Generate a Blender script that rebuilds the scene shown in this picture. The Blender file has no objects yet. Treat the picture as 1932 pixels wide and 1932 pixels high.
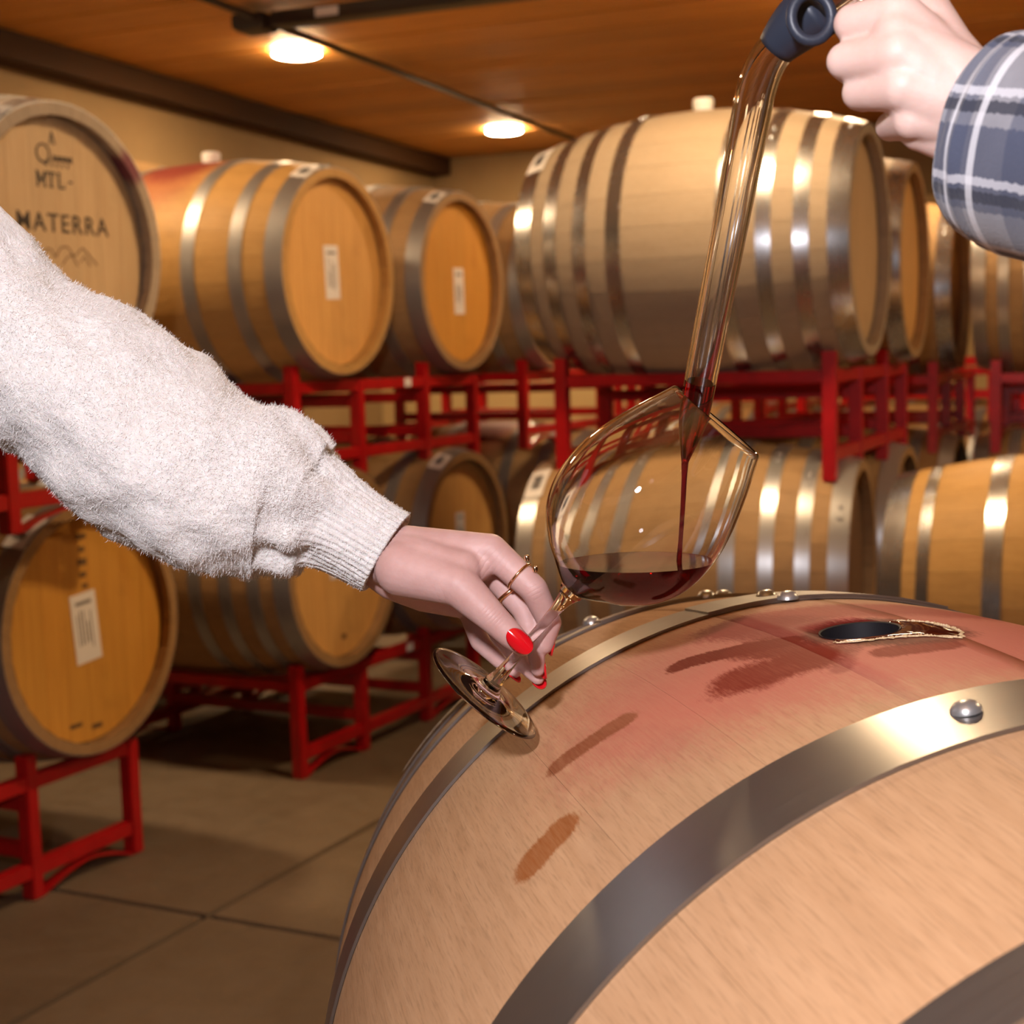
import bpy, bmesh, math, random
import numpy as np
from mathutils import Vector, Matrix, noise
random.seed(7)
PI = math.pi
scene = bpy.context.scene
col = scene.collection
# ------------------------------------------------------------------ camera
FPX, CX, CY = 2817.0, 966.0, 966.0
ZC = 1.2                                   # eye height above the cellar floor
PITCH, ROLL = math.atan((966 - 680) / FPX), 0.028
_f = Vector((0, math.cos(PITCH), -math.sin(PITCH)))
_d = Vector((0, -math.sin(PITCH), -math.cos(PITCH)))
_r = Vector((1, 0, 0))
CR = _r * math.cos(ROLL) + _d * math.sin(ROLL)
CD = -_r * math.sin(ROLL) + _d * math.cos(ROLL)
CF = _f
EYE = Vector((0, 0, ZC))
cam_data = bpy.data.cameras.new('camera')
cam = bpy.data.objects.new('camera', cam_data)
col.objects.link(cam)
cam_data.sensor_width = 36
cam_data.lens = 36 * FPX / 1932
cam_data.clip_start = 0.02
cam.matrix_world = Matrix(((CR.x, -CD.x, -CF.x, 0), (CR.y, -CD.y, -CF.y, 0), (CR.z, -CD.z, -CF.z, ZC), (0, 0, 0, 1)))
cam_data.dof.use_dof = True
cam_data.dof.focus_distance = 0.87
cam_data.dof.aperture_fstop = 11.5
scene.camera = cam
# ------------------------------------------------------------------ world, lights, exposure
world = bpy.data.worlds.new('world')
scene.world = world
world.use_nodes = True
world.node_tree.nodes['Background'].inputs[0].default_value = (0.9, 0.7, 0.5, 1)
world.node_tree.nodes['Background'].inputs[1].default_value = 0.02
LAMP_COL = (1.0, 0.70, 0.40)
LAMP_STRENGTH = 305.0
flash_data = bpy.data.lights.new('camera_flash', 'POINT')
flash_data.energy = 54.0
flash_data.color = (1.0, 0.96, 1.04)
flash_data.shadow_soft_size = 0.05
flash = bpy.data.objects.new('camera_flash', flash_data)
col.objects.link(flash)
flash.location = (-0.18, -0.12, ZC + 0.36)
scene.view_settings.view_transform = 'Standard'
scene.view_settings.look = 'None'
scene.view_settings.gamma = 1
scene.view_settings.use_curve_mapping = False
scene.view_settings.exposure = 0.15
scene.cycles.use_denoising = True
scene.cycles.use_light_tree = False
scene.cycles.max_bounces = 10
scene.cycles.diffuse_bounces = 3
scene.cycles.glossy_bounces = 4
scene.cycles.transmission_bounces = 10
scene.cycles.transparent_max_bounces = 6
scene.cycles.use_adaptive_sampling = True
scene.cycles.adaptive_threshold = 0.03

def at(px, py, depth):
    """world point that lies `depth` metres in front of the eye along the line of sight of a spot of the picture"""
    px, py, depth = float(px), float(py), float(depth)
    return EYE + depth * (CF + CR * ((px - CX) / FPX) + CD * ((py - CY) / FPX))
def on_plane_z(px, py, z):
    v = CF + CR * ((px - CX) / FPX) + CD * ((py - CY) / FPX)
    return EYE + v * ((z - ZC) / v.z)

# ------------------------------------------------------------------ helpers
def mesh_obj(name, verts, faces, mat=None, parent=None, smooth=False, loc=(0, 0, 0), rot=(0, 0, 0)):
    me = bpy.data.meshes.new(name)
    me.from_pydata([tuple(v) for v in verts], [], faces)
    if smooth:
        me.polygons.foreach_set('use_smooth', [True] * len(me.polygons))
    me.update()
    return link(name, me, mat, parent, loc, rot)
def link(name, me, mat=None, parent=None, loc=(0, 0, 0), rot=(0, 0, 0)):
    o = bpy.data.objects.new(name, me)
    col.objects.link(o)
    if mat is not None:
        if len(me.materials) == 0:
            me.materials.append(mat)
        elif me.materials[0] is not mat:
            o.material_slots[0].link = 'OBJECT'
            o.material_slots[0].material = mat
    o.parent = parent
    o.location = loc
    o.rotation_euler = rot
    return o
def tag(o, label=None, cat=None, group=None, kind=None):
    if label: o['label'] = label
    if cat: o['category'] = cat
    if group: o['group'] = group
    if kind: o['kind'] = kind
    return o
def empty(name, loc=(0, 0, 0), rotz=0.0):
    o = bpy.data.objects.new(name, None)
    col.objects.link(o)
    o.location = loc
    o.rotation_euler = (0, 0, rotz)
    o.empty_display_size = 0.1
    return o
def box_data(sx, sy, sz, bevel=0.0):
    bm = bmesh.new()
    bmesh.ops.create_cube(bm, size=1.0)
    for v in bm.verts:
        v.co = Vector((v.co.x * sx, v.co.y * sy, v.co.z * sz))
    if bevel:
        bmesh.ops.bevel(bm, geom=bm.edges[:], offset=bevel, segments=2, affect='EDGES')
    me = bpy.data.meshes.new('box')
    bm.to_mesh(me); bm.free()
    return me
_boxes = {}
def box(name, size, loc, mat, parent=None, rot=(0, 0, 0), bevel=0.0):
    key = (tuple(round(s, 5) for s in size), bevel, mat.name)
    if key not in _boxes:
        _boxes[key] = box_data(*size, bevel)
    return link(name, _boxes[key], mat, parent, loc, rot)
def lathe_data(profile, segs=48, closed=False):
    """profile: (radius, axial) pairs, axis = local Z; radius 0 makes a pole"""
    verts, faces, rings = [], [], []
    for r, z in profile:
        if r < 1e-7:
            rings.append([len(verts)]); verts.append((0, 0, z))
        else:
            rings.append(list(range(len(verts), len(verts) + segs)))
            for k in range(segs):
                a = 2 * PI * k / segs
                verts.append((r * math.cos(a), r * math.sin(a), z))
    pairs = list(zip(rings[:-1], rings[1:]))
    if closed: pairs.append((rings[-1], rings[0]))
    for A, B in pairs:
        for k in range(segs):
            k2 = (k + 1) % segs
            if len(A) == 1 and len(B) == 1: continue
            if len(A) == 1: faces.append((A[0], B[k], B[k2]))
            elif len(B) == 1: faces.append((A[k2], A[k], B[0]))
            else: faces.append((A[k2], A[k], B[k], B[k2]))
    me = bpy.data.meshes.new('lathe')
    me.from_pydata(verts, [], faces)
    me.polygons.foreach_set('use_smooth', [True] * len(me.polygons))
    me.update()
    bm = bmesh.new(); bm.from_mesh(me)
    bmesh.ops.recalc_face_normals(bm, faces=bm.faces[:])
    for e in bm.edges:
        if len(e.link_faces) == 2 and e.calc_face_angle(0) > math.radians(38): e.smooth = False
    bm.to_mesh(me); bm.free()
    return me
def axis_matrix(p, axis):
    q = Vector(axis).normalized().to_track_quat('Z', 'Y')
    return Matrix.Translation(p) @ q.to_matrix().to_4x4()
def tube_mesh(pts, radii, segs=16, cap=True):
    """round tube through points; returns verts, faces"""
    pts = [Vector(p) for p in pts]
    n = len(pts)
    verts, faces = [], []
    ref = Vector((0.3, 0.2, 1)).normalized()
    u = None
    for i, p in enumerate(pts):
        t = (pts[min(i + 1, n - 1)] - pts[max(i - 1, 0)]).normalized()
        if u is None:
            u = t.cross(ref).normalized()
        else:
            u = (u - t * u.dot(t)).normalized()
        v = t.cross(u)
        for k in range(segs):
            a = 2 * PI * k / segs
            verts.append(p + radii[i] * (math.cos(a) * u + math.sin(a) * v))
    for i in range(n - 1):
        for k in range(segs):
            k2 = (k + 1) % segs
            faces.append((i * segs + k, i * segs + k2, (i + 1) * segs + k2, (i + 1) * segs + k))
    if cap:
        faces.append(tuple(reversed(range(segs))))
        faces.append(tuple((n - 1) * segs + k for k in range(segs)))
    return verts, faces
def spline(pts, per=8):
    """Catmull-Rom through tuples of any length"""
    P = [np.array(p, float) for p in pts]
    P = [2 * P[0] - P[1]] + P + [2 * P[-1] - P[-2]]
    out = []
    for i in range(1, len(P) - 2):
        for k in range(per):
            t = k / per
            a, b, c, d = P[i - 1], P[i], P[i + 1], P[i + 2]
            out.append(0.5 * ((2 * b) + (c - a) * t + (2 * a - 5 * b + 4 * c - d) * t * t + (3 * b - a - 3 * c + d) * t ** 3))
    out.append(P[-2])
    return [tuple(float(x) for x in p) for p in out]
def evaluated(o):
    dg = bpy.context.evaluated_depsgraph_get()
    dg.update()
    return bpy.data.meshes.new_from_object(o.evaluated_get(dg), depsgraph=dg)

# ------------------------------------------------------------------ materials
class NT:
    def __init__(self, name):
        self.mat = bpy.data.materials.new(name)
        self.mat.use_nodes = True
        self.t = self.mat.node_tree
        self.b = self.t.nodes['Principled BSDF']
    def n(self, kind, **kw):
        nd = self.t.nodes.new('ShaderNode' + kind)
        for k, v in kw.items(): setattr(nd, k, v)
        return nd
    def l(self, a, b): self.t.links.new(a, b)
    def put(self, sock, v):
        if isinstance(v, bpy.types.NodeSocket): self.l(v, sock)
        else: sock.default_value = v
    def math(self, op, a, b=0.0, clamp=False):
        m = self.n('Math', operation=op, use_clamp=clamp)
        self.put(m.inputs[0], a); self.put(m.inputs[1], b)
        return m.outputs[0]
    def mix(self, fac, a, b, blend='MIX'):
        m = self.n('Mix', data_type='RGBA', blend_type=blend)
        self.put(m.inputs[0], fac)
        self.put(m.inputs[6], a if isinstance(a, bpy.types.NodeSocket) else (*a[:3], 1))
        self.put(m.inputs[7], b if isinstance(b, bpy.types.NodeSocket) else (*b[:3], 1))
        return m.outputs[2]
    def coords(self, obj=None, scale=(1, 1, 1), kind='Object', rot=(0, 0, 0)):
        tc = self.n('TexCoord')
        if obj is not None: tc.object = obj
        mp = self.n('Mapping')
        mp.inputs['Scale'].default_value = scale
        mp.inputs['Rotation'].default_value = rot
        self.l(tc.outputs[kind], mp.inputs[0])
        return mp.outputs[0]
    def noise(self, vec, scale=5, detail=4, rough=0.55):
        nz = self.n('TexNoise')
        if vec is not None: self.l(vec, nz.inputs['Vector'])
        nz.inputs['Scale'].default_value = scale
        nz.inputs['Detail'].default_value = detail
        nz.inputs['Roughness'].default_value = rough
        return nz.outputs[0]
    def ramp(self, fac, stops):
        r = self.n('ValToRGB')
        self.l(fac, r.inputs[0])
        el = r.color_ramp.elements
        while len(el) < len(stops): el.new(0.5)
        for e, (p, c) in zip(el, stops):
            e.position = p
            e.color = (*c[:3], 1) if not isinstance(c, float) else (c, c, c, 1)
        return r.outputs[0]
    def bump(self, h, strength=0.2, dist=0.002):
        b = self.n('Bump')
        b.inputs['Strength'].default_value = strength
        b.inputs['Distance'].default_value = dist
        self.l(h, b.inputs['Height'])
        self.l(b.outputs[0], self.b.inputs['Normal'])
    def color(self, c): self.put(self.b.inputs['Base Color'], c if isinstance(c, bpy.types.NodeSocket) else (*c[:3], 1))
    def rough(self, r): self.put(self.b.inputs['Roughness'], r)
    def set(self, **kw):
        for k, v in kw.items(): self.b.inputs[k.replace('_', ' ')].default_value = v
def plain(name, color, rough=0.5, metal=0.0, **kw):
    m = NT(name); m.color(color); m.rough(rough); m.set(Metallic=metal, **kw)
    return m.mat

def steel_mat(name, tone=(0.56, 0.56, 0.55), rough=0.3, wear=0.5, metal=0.75):
    m = NT(name)
    v = m.coords(scale=(1, 1, 1))
    n1 = m.noise(v, 9, 5, 0.6)
    n2 = m.noise(m.coords(scale=(140, 3, 3)), 6, 3)
    c = m.mix(m.math('MULTIPLY', n1, wear), tone, tuple(t * 0.62 for t in tone))
    m.color(c)
    m.set(Metallic=metal)
    m.rough(m.math('ADD', m.math('MULTIPLY', n1, 0.18), m.math('ADD', m.math('MULTIPLY', n2, 0.1), rough - 0.12)))
    m.bump(n2, 0.05, 0.0006)
    return m.mat
STEEL = steel_mat('galvanised_steel')
STEEL_NEW = steel_mat('bright_galvanised_steel', (0.60, 0.60, 0.60), 0.24, 0.45, 0.96)
STEEL_OLD = steel_mat('dull_galvanised_steel', (0.40, 0.39, 0.38), 0.42, 0.6)
STEEL_FRONT = steel_mat('weathered_hoop_steel', (0.36, 0.355, 0.35), 0.30, 0.7, 0.92)

def red_mat():
    m = NT('red_rack_paint')
    v = m.coords(kind='Object')
    n1 = m.noise(v, 14, 4)
    m.color(m.ramp(n1, [(0.3, (0.36, 0.004, 0.006)), (0.7, (0.47, 0.006, 0.008))]))
    m.rough(0.34); m.set(Specular_IOR_Level=0.5)
    m.bump(m.noise(v, 180, 2), 0.06, 0.0005)
    return m.mat
RED = red_mat()
def head_mat(name, light, dark):
    m = NT(name)
    info = m.n('ObjectInfo')
    v = m.coords(scale=(1, 26, 1.6))
    g = m.noise(v, 3.0, 6, 0.6)
    fine = m.noise(m.coords(scale=(1, 160, 6)), 4, 2)
    blot = m.noise(m.coords(), 6, 4, 0.6)
    c = m.mix(m.ramp(g, [(0.35, 0.0), (0.7, 1.0)]), light, dark)
    c = m.mix(m.math('MULTIPLY', fine, 0.35), c, tuple(x * 0.6 for x in dark))
    c = m.mix(m.math('MULTIPLY', info.outputs['Random'], 0.45), c, tuple(x * 0.72 for x in light))
    c = m.mix(m.ramp(blot, [(0.62, 0.0), (0.78, 0.35)]), c, tuple(x * 0.5 for x in dark))
    m.color(c); m.rough(0.62); m.bump(fine, 0.08, 0.001)
    return m.mat
HEAD_TAN = head_mat('tan_oak_head', (0.82, 0.45, 0.13), (0.66, 0.33, 0.085))
HEAD_OLD = head_mat('amber_oak_head', (0.74, 0.36, 0.05), (0.60, 0.255, 0.03))
HEAD_PALE = head_mat('pale_oak_head', (0.66, 0.45, 0.23), (0.55, 0.35, 0.165))
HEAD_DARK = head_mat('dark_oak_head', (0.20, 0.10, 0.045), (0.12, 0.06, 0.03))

def stave_mat(name, root, rb, light, dark, stains=(), front=False, wine_ring=None, mottling=0.4):
    """oak staves; grain runs along the barrel; stains are capsules given in metres along the barrel and round it"""
    m = NT(name)
    tc = m.n('TexCoord'); tc.object = root
    sep = m.n('SeparateXYZ'); m.l(tc.outputs['Object'], sep.inputs[0])
    s = sep.outputs[0]
    z = m.math('SUBTRACT', sep.outputs[2], rb)
    th = m.math('ARCTAN2', sep.outputs[1], z)
    arc = m.math('MULTIPLY', th, rb)
    cmb = m.n('CombineXYZ'); m.l(s, cmb.inputs[0]); m.l(arc, cmb.inputs[1])
    def mapped(sc):
        mp = m.n('Mapping'); mp.inputs['Scale'].default_value = sc
        m.l(cmb.outputs[0], mp.inputs[0]); return mp.outputs[0]
    info = m.n('ObjectInfo')
    g = m.noise(mapped((3, 45, 1)), 3.0, 6, 0.62)
    fine = m.noise(mapped((22, 330, 1)), 2.0, 3, 0.6)
    blot = m.noise(mapped((4, 7, 1)), 2.0, 5, 0.6)
    c = m.mix(m.ramp(g, [(0.3, 0.0), (0.72, 1.0)]), light, dark)
    c = m.mix(m.math('MULTIPLY', info.outputs['Random'], 0.1 if front else 0.3), c, tuple(x * 0.8 for x in light))
    c = m.mix(m.ramp(fine, [(0.5, 0.0), (0.75, 0.55)]), c, tuple(x * 0.58 for x in dark))
    c = m.mix(m.ramp(blot, [(0.5, 0.0), (0.75, mottling)]), c, tuple(x * 0.62 for x in dark))
    wob1 = m.noise(mapped((30, 30, 1)), 1.4, 5, 0.65)
    wob2 = m.noise(mapped((40, 260, 1)), 2.3, 3, 0.7)
    rough = 0.55
    wet = None
    for (s0, a0, s1, a1, w, soft, colr, amt, jag) in stains:
        cs, ca = (s0 + s1) / 2, (a0 + a1) / 2
        L = math.hypot(s1 - s0, a1 - a0); hl = L / 2
        ux, uy = ((s1 - s0) / L, (a1 - a0) / L) if L > 1e-6 else (1, 0)
        ds = m.math('SUBTRACT', s, cs); da = m.math('SUBTRACT', arc, ca)
        px = m.math('ADD', m.math('MULTIPLY', ds, ux), m.math('MULTIPLY', da, uy))
        py = m.math('SUBTRACT', m.math('MULTIPLY', da, ux), m.math('MULTIPLY', ds, uy))
        ex = m.math('MAXIMUM', m.math('SUBTRACT', m.math('ABSOLUTE', px), hl), 0.0)
        dist = m.math('SQRT', m.math('ADD', m.math('MULTIPLY', ex, ex), m.math('MULTIPLY', py, py)))
        dist = m.math('DIVIDE', dist, w)
        wob = m.math('ADD', m.math('MULTIPLY', m.math('SUBTRACT', wob1, 0.5), jag * 2.2), m.math('MULTIPLY', m.math('SUBTRACT', wob2, 0.5), jag * 2.4))
        dist = m.math('ADD', dist, wob)
        mr = m.n('MapRange', interpolation_type='SMOOTHSTEP')
        m.l(dist, mr.inputs[0])
        mr.inputs[1].default_value = 1.0 - soft; mr.inputs[2].default_value = 1.0 + soft
        mr.inputs[3].default_value = amt; mr.inputs[4].default_value = 0.0
        f = m.math('MULTIPLY', mr.outputs[0], m.math('ADD', 0.75, m.math('MULTIPLY', fine, 0.5)), clamp=True)
        c = m.mix(f, c, colr)
    m.color(c)
    m.rough(rough)
    m.set(Specular_IOR_Level=0.06 if front else 0.22)
    m.bump(fine, 0.12 if front else 0.06, 0.0012)
    return m.mat

def concrete_mat():
    m = NT('stained_concrete')
    v = m.coords(scale=(1, 1, 1))
    n1 = m.noise(v, 2.2, 6, 0.6); n2 = m.noise(v, 18, 5, 0.65); n3 = m.noise(v, 5.5, 3, 0.5)
    c = m.ramp(n1, [(0.3, (0.118, 0.08, 0.048)), (0.7, (0.17, 0.12, 0.075))])
    c = m.mix(m.ramp(n2, [(0.5, 0.0), (0.8, 0.5)]), c, (0.15, 0.11, 0.075))
    c = m.mix(m.ramp(n3, [(0.66, 0.0), (0.74, 0.55)]), c, (0.10, 0.075, 0.05))
    m.color(c); m.rough(m.ramp(n2, [(0.3, 0.5), (0.7, 0.75)]))
    m.bump(n2, 0.1, 0.002)
    return m.mat
CONCRETE = concrete_mat()
JOINT = plain('joint_filler', (0.045, 0.035, 0.025), 0.9)
def wall_mat(name, a, b):
    m = NT(name)
    v = m.coords()
    n1 = m.noise(v, 1.3, 5, 0.6); n2 = m.noise(v, 30, 4)
    m.color(m.mix(m.math('MULTIPLY', n2, 0.25), m.ramp(n1, [(0.3, a), (0.7, b)]), tuple(x * 0.7 for x in a)))
    m.rough(0.85); m.bump(n2, 0.15, 0.004)
    return m.mat
WALL = wall_mat('ochre_plaster', (0.25, 0.165, 0.075), (0.35, 0.235, 0.11))
WALL_LOW = wall_mat('cream_concrete', (0.50, 0.35, 0.16), (0.58, 0.42, 0.2))
def ceiling_mat():
    m = NT('brown_ceiling_boards')
    info = m.n('ObjectInfo')
    g = m.noise(m.coords(scale=(1.2, 14, 1)), 2.0, 6, 0.62)
    f = m.noise(m.coords(scale=(2, 90, 1)), 3.0, 3, 0.6)
    c = m.ramp(g, [(0.25, (0.46, 0.19, 0.026)), (0.75, (0.80, 0.37, 0.065))])
    c = m.mix(m.math('MULTIPLY', info.outputs['Random'], 0.5), c, (0.33, 0.15, 0.03))
    c = m.mix(m.ramp(f, [(0.5, 0.0), (0.8, 0.5)]), c, (0.16, 0.08, 0.035))
    m.color(c); m.rough(0.6); m.bump(f, 0.1, 0.002)
    return m.mat
CEIL = ceiling_mat()
DARKWOOD = plain('dark_beam_wood', (0.045, 0.02, 0.007), 0.8, 0.0, Specular_IOR_Level=0.2)
IRON = plain('dark_conduit_metal', (0.05, 0.042, 0.035), 0.5, 0.6)
LEDGE_WOOD = plain('ledge_wood', (0.42, 0.26, 0.11), 0.6)
PAPER = plain('white_paper', (0.80, 0.76, 0.72), 0.7)
INK = plain('black_print', (0.02, 0.018, 0.016), 0.7)
INK_GREY = plain('grey_print', (0.22, 0.2, 0.19), 0.7)
BRAND_BROWN = plain('burnt_brand_mark', (0.045, 0.026, 0.014), 0.7)
BRAND_FADED = plain('faded_brand_mark', (0.14, 0.07, 0.022), 0.7)
SILICONE = plain('white_silicone', (0.85, 0.83, 0.80), 0.45, 0.0, Subsurface_Weight=0.2)
LAMP_TRIM = plain('lamp_trim', (0.35, 0.3, 0.25), 0.5)
m_ = NT('lamp_glow'); m_.color((1, 0.9, 0.75)); m_.b.inputs['Emission Color'].default_value = (*LAMP_COL, 1); m_.b.inputs['Emission Strength'].default_value = LAMP_STRENGTH
LAMP_GLOW = m_.mat

# ------------------------------------------------------------------ the room
WAZ = math.radians(21.2)                                 # heading of the left wall
WD = Vector((math.sin(WAZ), math.cos(WAZ), 0)); WN = Vector((math.cos(WAZ), -math.sin(WAZ), 0))
CEIL_Z = ZC + 1.30
corner = on_plane_z(815, 301, CEIL_Z); corner.z = 0
RAZ = math.radians(26.4)                                 # heading of the barrel rows
RD = Vector((math.sin(RAZ), math.cos(RAZ), 0)); RN = Vector((math.cos(RAZ), -math.sin(RAZ), 0))
ROOM_L, ROOM_W = 13.5, 7.6
room_rot = -WAZ
def room(u, v, z): return corner + WN * u + WD * v + Vector((0, 0, z))   # u away from the left wall, v beyond the back wall
# floor: dark bed with concrete slabs
fl = box('floor', (11.0, 16.5, 0.06), Vector((0.9, 3.4, -0.042)), JOINT, None, (0, 0, -RAZ)); tag(fl, kind='structure')
j0 = on_plane_z(390, 1728, 0.0)
fc = fl.location
SL = 2.6
off = Vector((j0.x - fc.x, j0.y - fc.y, 0))
ou, ov = off.dot(RN), off.dot(RD)
us = sorted([-5.5, 5.5] + [ou + k * SL for k in range(-4, 5) if -5.4 < ou + k * SL < 5.4])
vs = sorted([-8.25, 8.25] + [ov + k * SL for k in range(-6, 7) if -8.1 < ov + k * SL < 8.1])
for u0, u1 in zip(us[:-1], us[1:]):
    for v0, v1 in zip(vs[:-1], vs[1:]):
        o = box('slab', (u1 - u0 - 0.012, v1 - v0 - 0.012, 0.03), ((u0 + u1) / 2, (v0 + v1) / 2, 0.027), CONCRETE, fl, bevel=0.003)
# ceiling: board backing and boards that run from wall to wall
ce = box('ceiling', (ROOM_W + 0.4, ROOM_L + 0.4, 0.05), room(ROOM_W / 2, -ROOM_L / 2, CEIL_Z + 0.05), DARKWOOD, None, (0, 0, room_rot)); tag(ce, kind='structure')
BW = 0.285
nb = int(ROOM_L / BW)
for k in range(nb):
    box('board', (ROOM_W, BW - 0.008, 0.024), (0, ROOM_L / 2 - BW * (k + 0.5), -0.037 + (0.003 if k % 3 == 0 else 0)), CEIL, ce, bevel=0.003)
# walls
LEDGE_Z = ZC + 0.92
wl = box('wall_left', (0.2, ROOM_L, CEIL_Z - LEDGE_Z), room(-0.1, -ROOM_L / 2, (CEIL_Z + LEDGE_Z) / 2), WALL, None, (0, 0, room_rot)); tag(wl, kind='structure')
wl2 = box('wall_left_lower', (0.2, ROOM_L, LEDGE_Z), room(-0.45, -ROOM_L / 2, LEDGE_Z / 2), WALL, None, (0, 0, room_rot)); tag(wl2, kind='structure')
o = box('trim_2', (0.52, ROOM_L, 0.045), room(-0.22, -ROOM_L / 2, LEDGE_Z - 0.0225), LEDGE_WOOD, None, (0, 0, room_rot), bevel=0.004); tag(o, kind='structure')
o = box('wall_back', (ROOM_W + 1.0, 0.2, CEIL_Z), room(ROOM_W / 2 - 0.3, 0.1, CEIL_Z / 2), WALL, None, (0, 0, room_rot)); tag(o, kind='structure')
BACK_LEDGE = ZC + 0.86
o = box('wall_back_lower', (ROOM_W + 0.9, 0.14, BACK_LEDGE), room(ROOM_W / 2 - 0.3, -0.07, BACK_LEDGE / 2), WALL_LOW, None, (0, 0, room_rot)); tag(o, kind='structure')
o = box('wall_right', (0.2, ROOM_L, CEIL_Z), room(ROOM_W + 0.1, -ROOM_L / 2, CEIL_Z / 2), WALL, None, (0, 0, room_rot)); tag(o, kind='structure')
o = box('wall_front', (ROOM_W + 1.0, 0.2, CEIL_Z), room(ROOM_W / 2 - 0.3, -ROOM_L - 0.1, CEIL_Z / 2), WALL, None, (0, 0, room_rot)); tag(o, kind='structure')
o = box('trim_1', (0.13, ROOM_L, 0.11), room(0.065, -ROOM_L / 2, CEIL_Z - 0.055), DARKWOOD, None, (0, 0, room_rot), bevel=0.006); tag(o, kind='structure')

# ------------------------------------------------------------------ ceiling lamps and conduits
_lens = lathe_data([(0.0, -0.012), (0.088, -0.010), (0.098, -0.006), (0.098, 0.006)], 20)
_trim = lathe_data([(0.099, -0.002), (0.102, -0.004), (0.108, -0.002), (0.109, 0.004), (0.099, 0.004)], 40, True)
def ceiling_lamp(p, label):
    r = empty('ceiling_lamp', p)
    link('lens', _lens, LAMP_GLOW, r)
    link('trim_ring', _trim, LAMP_TRIM, r)
    tag(r, label, 'lamp', 'round lamps set in the ceiling')
    return r
LZ = CEIL_Z - 0.012
l1 = on_plane_z(560, 101, LZ); l2 = on_plane_z(951, 247, LZ)
step = l2 - l1
ceiling_lamp(l1, 'larger lit round ceiling lamp, left of the thin conduit')
ceiling_lamp(l2, 'smaller lit round ceiling lamp, above the pale barrel with white bung')
perp = Vector((step.y, -step.x, 0)).normalized()
ceiling_lamp(l1 - step, 'round ceiling lamp out of view over the left barrel row')
ceiling_lamp(l1 - step * 1.0 + perp * 2.3, 'round ceiling lamp out of view above the pouring hand')
ceiling_lamp(l1 - step + perp * 4.6, 'round ceiling lamp out of view to the right of the camera')
ceiling_lamp(l1 + perp * 4.6, 'round ceiling lamp out of view beyond the right edge')
ceiling_lamp(l1 + perp * 2.3, 'round ceiling lamp hidden behind the pouring hand')
def pipe(name, a, b, r, mat, parent=None):
    v, f = tube_mesh([a, b], [r, r], 12)
    return mesh_obj(name, v, f, mat, parent, True)
CZ = CEIL_Z - 0.045
a0 = on_plane_z(546, 57, CZ); a1 = on_plane_z(1081, 262, CZ)
dirc = (a1 - a0).normalized()
o = pipe('conduit_pipe', a0 - dirc * 3.5, a1 + dirc * 0.6, 0.014, IRON)
tag(o, 'thin dark conduit running along the ceiling past both lamps', 'conduit')
jb = on_plane_z(482, 44, CZ - 0.01)
jr = empty('junction_box', jb, room_rot)
box('box_body', (0.13, 0.13, 0.05), (0, 0, 0), IRON, jr, bevel=0.005); box('cover_plate', (0.11, 0.11, 0.006), (0, 0, -0.028), IRON, jr, bevel=0.002)
tag(jr, 'dark square junction box where the ceiling conduits meet', 'junction box')
b0 = jb + WN * 0.07; b1 = jb + WN * 2.6
rc = empty('cable_raceway', (b0 + b1) / 2, room_rot)
box('channel', (2.5, 0.085, 0.05), (0, 0, 0), IRON, rc, bevel=0.004)
box('sticker', (0.09, 0.004, 0.03), (-1.02, -0.045, 0), PAPER, rc)
tag(rc, 'thick dark raceway with a small white tag leaving the junction box', 'raceway')

# ------------------------------------------------------------------ barrels
NST = 28
_stave_cache, _hoop_cache, _board_cache = {}, {}, {}
def rprof(s, L, rb, rh): return rb - (rb - rh) * (2 * s / L) ** 2
def stave_data(L, rb, rh, nl, na, gap):
    key = (L, rb, rh, nl, na, gap)
    if key in _stave_cache: return _stave_cache[key]
    verts, faces = [], []
    half = PI / NST
    T = 0.026
    xs = [-L / 2 + L * i / nl for i in range(nl + 1)]
    def P(x, a, inset):
        r = rprof(x, L, rb, rh) - inset
        return (x, r * math.sin(a), r * math.cos(a))
    # outer skin
    g0 = len(verts)
    for x in xs:
        lim = half - gap / rprof(x, L, rb, rh)
        for j in range(na + 1): verts.append(P(x, -lim + 2 * lim * j / na, 0))
    for i in range(nl):
        for j in range(na):
            q = g0 + i * (na + 1) + j
            faces.append((q, q + 1, q + na + 2, q + na + 1))
    # inner skin and sides
    for side in (-1, 1):
        b = len(verts)
        for x in xs:
            lim = half - gap / rprof(x, L, rb, rh)
            verts.append(P(x, side * lim, 0)); verts.append(P(x, side * lim, T))
        for i in range(nl):
            q = b + 2 * i
            f = (q, q + 2, q + 3, q + 1)
            faces.append(f if side > 0 else tuple(reversed(f)))
    b = len(verts)
    for x in xs:
        lim = half - gap / rprof(x, L, rb, rh)
        verts.append(P(x, -lim, T)); verts.append(P(x, lim, T))
    for i in range(nl):
        q = b + 2 * i
        faces.append((q, q + 2, q + 3, q + 1))
    for e, x in ((0, xs[0]), (1, xs[-1])):
        b = len(verts)
        lim = half - gap / rprof(x, L, rb, rh)
        for j in range(na + 1): verts.append(P(x, -lim + 2 * lim * j / na, 0))
        for j in range(na + 1): verts.append(P(x, -lim + 2 * lim * j / na, T))
        for j in range(na):
            f = (b + j, b + j + 1, b + na + 2 + j, b + na + 1 + j)
            faces.append(f)
    me = bpy.data.meshes.new('stave')
    me.from_pydata(verts, [], faces)
    nout = nl * na
    me.polygons.foreach_set('use_smooth', [i < nout for i in range(len(me.polygons))])
    me.update()
    bm = bmesh.new(); bm.from_mesh(me); bm.faces.ensure_lookup_table()
    for f in bm.faces:           # outward facing
        c = f.calc_center_median(); nrm = f.normal
        i = f.index
        if i < nout and nrm.z < 0: f.normal_flip()
    bm.to_mesh(me); bm.free()
    _stave_cache[key] = me
    return me
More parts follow.
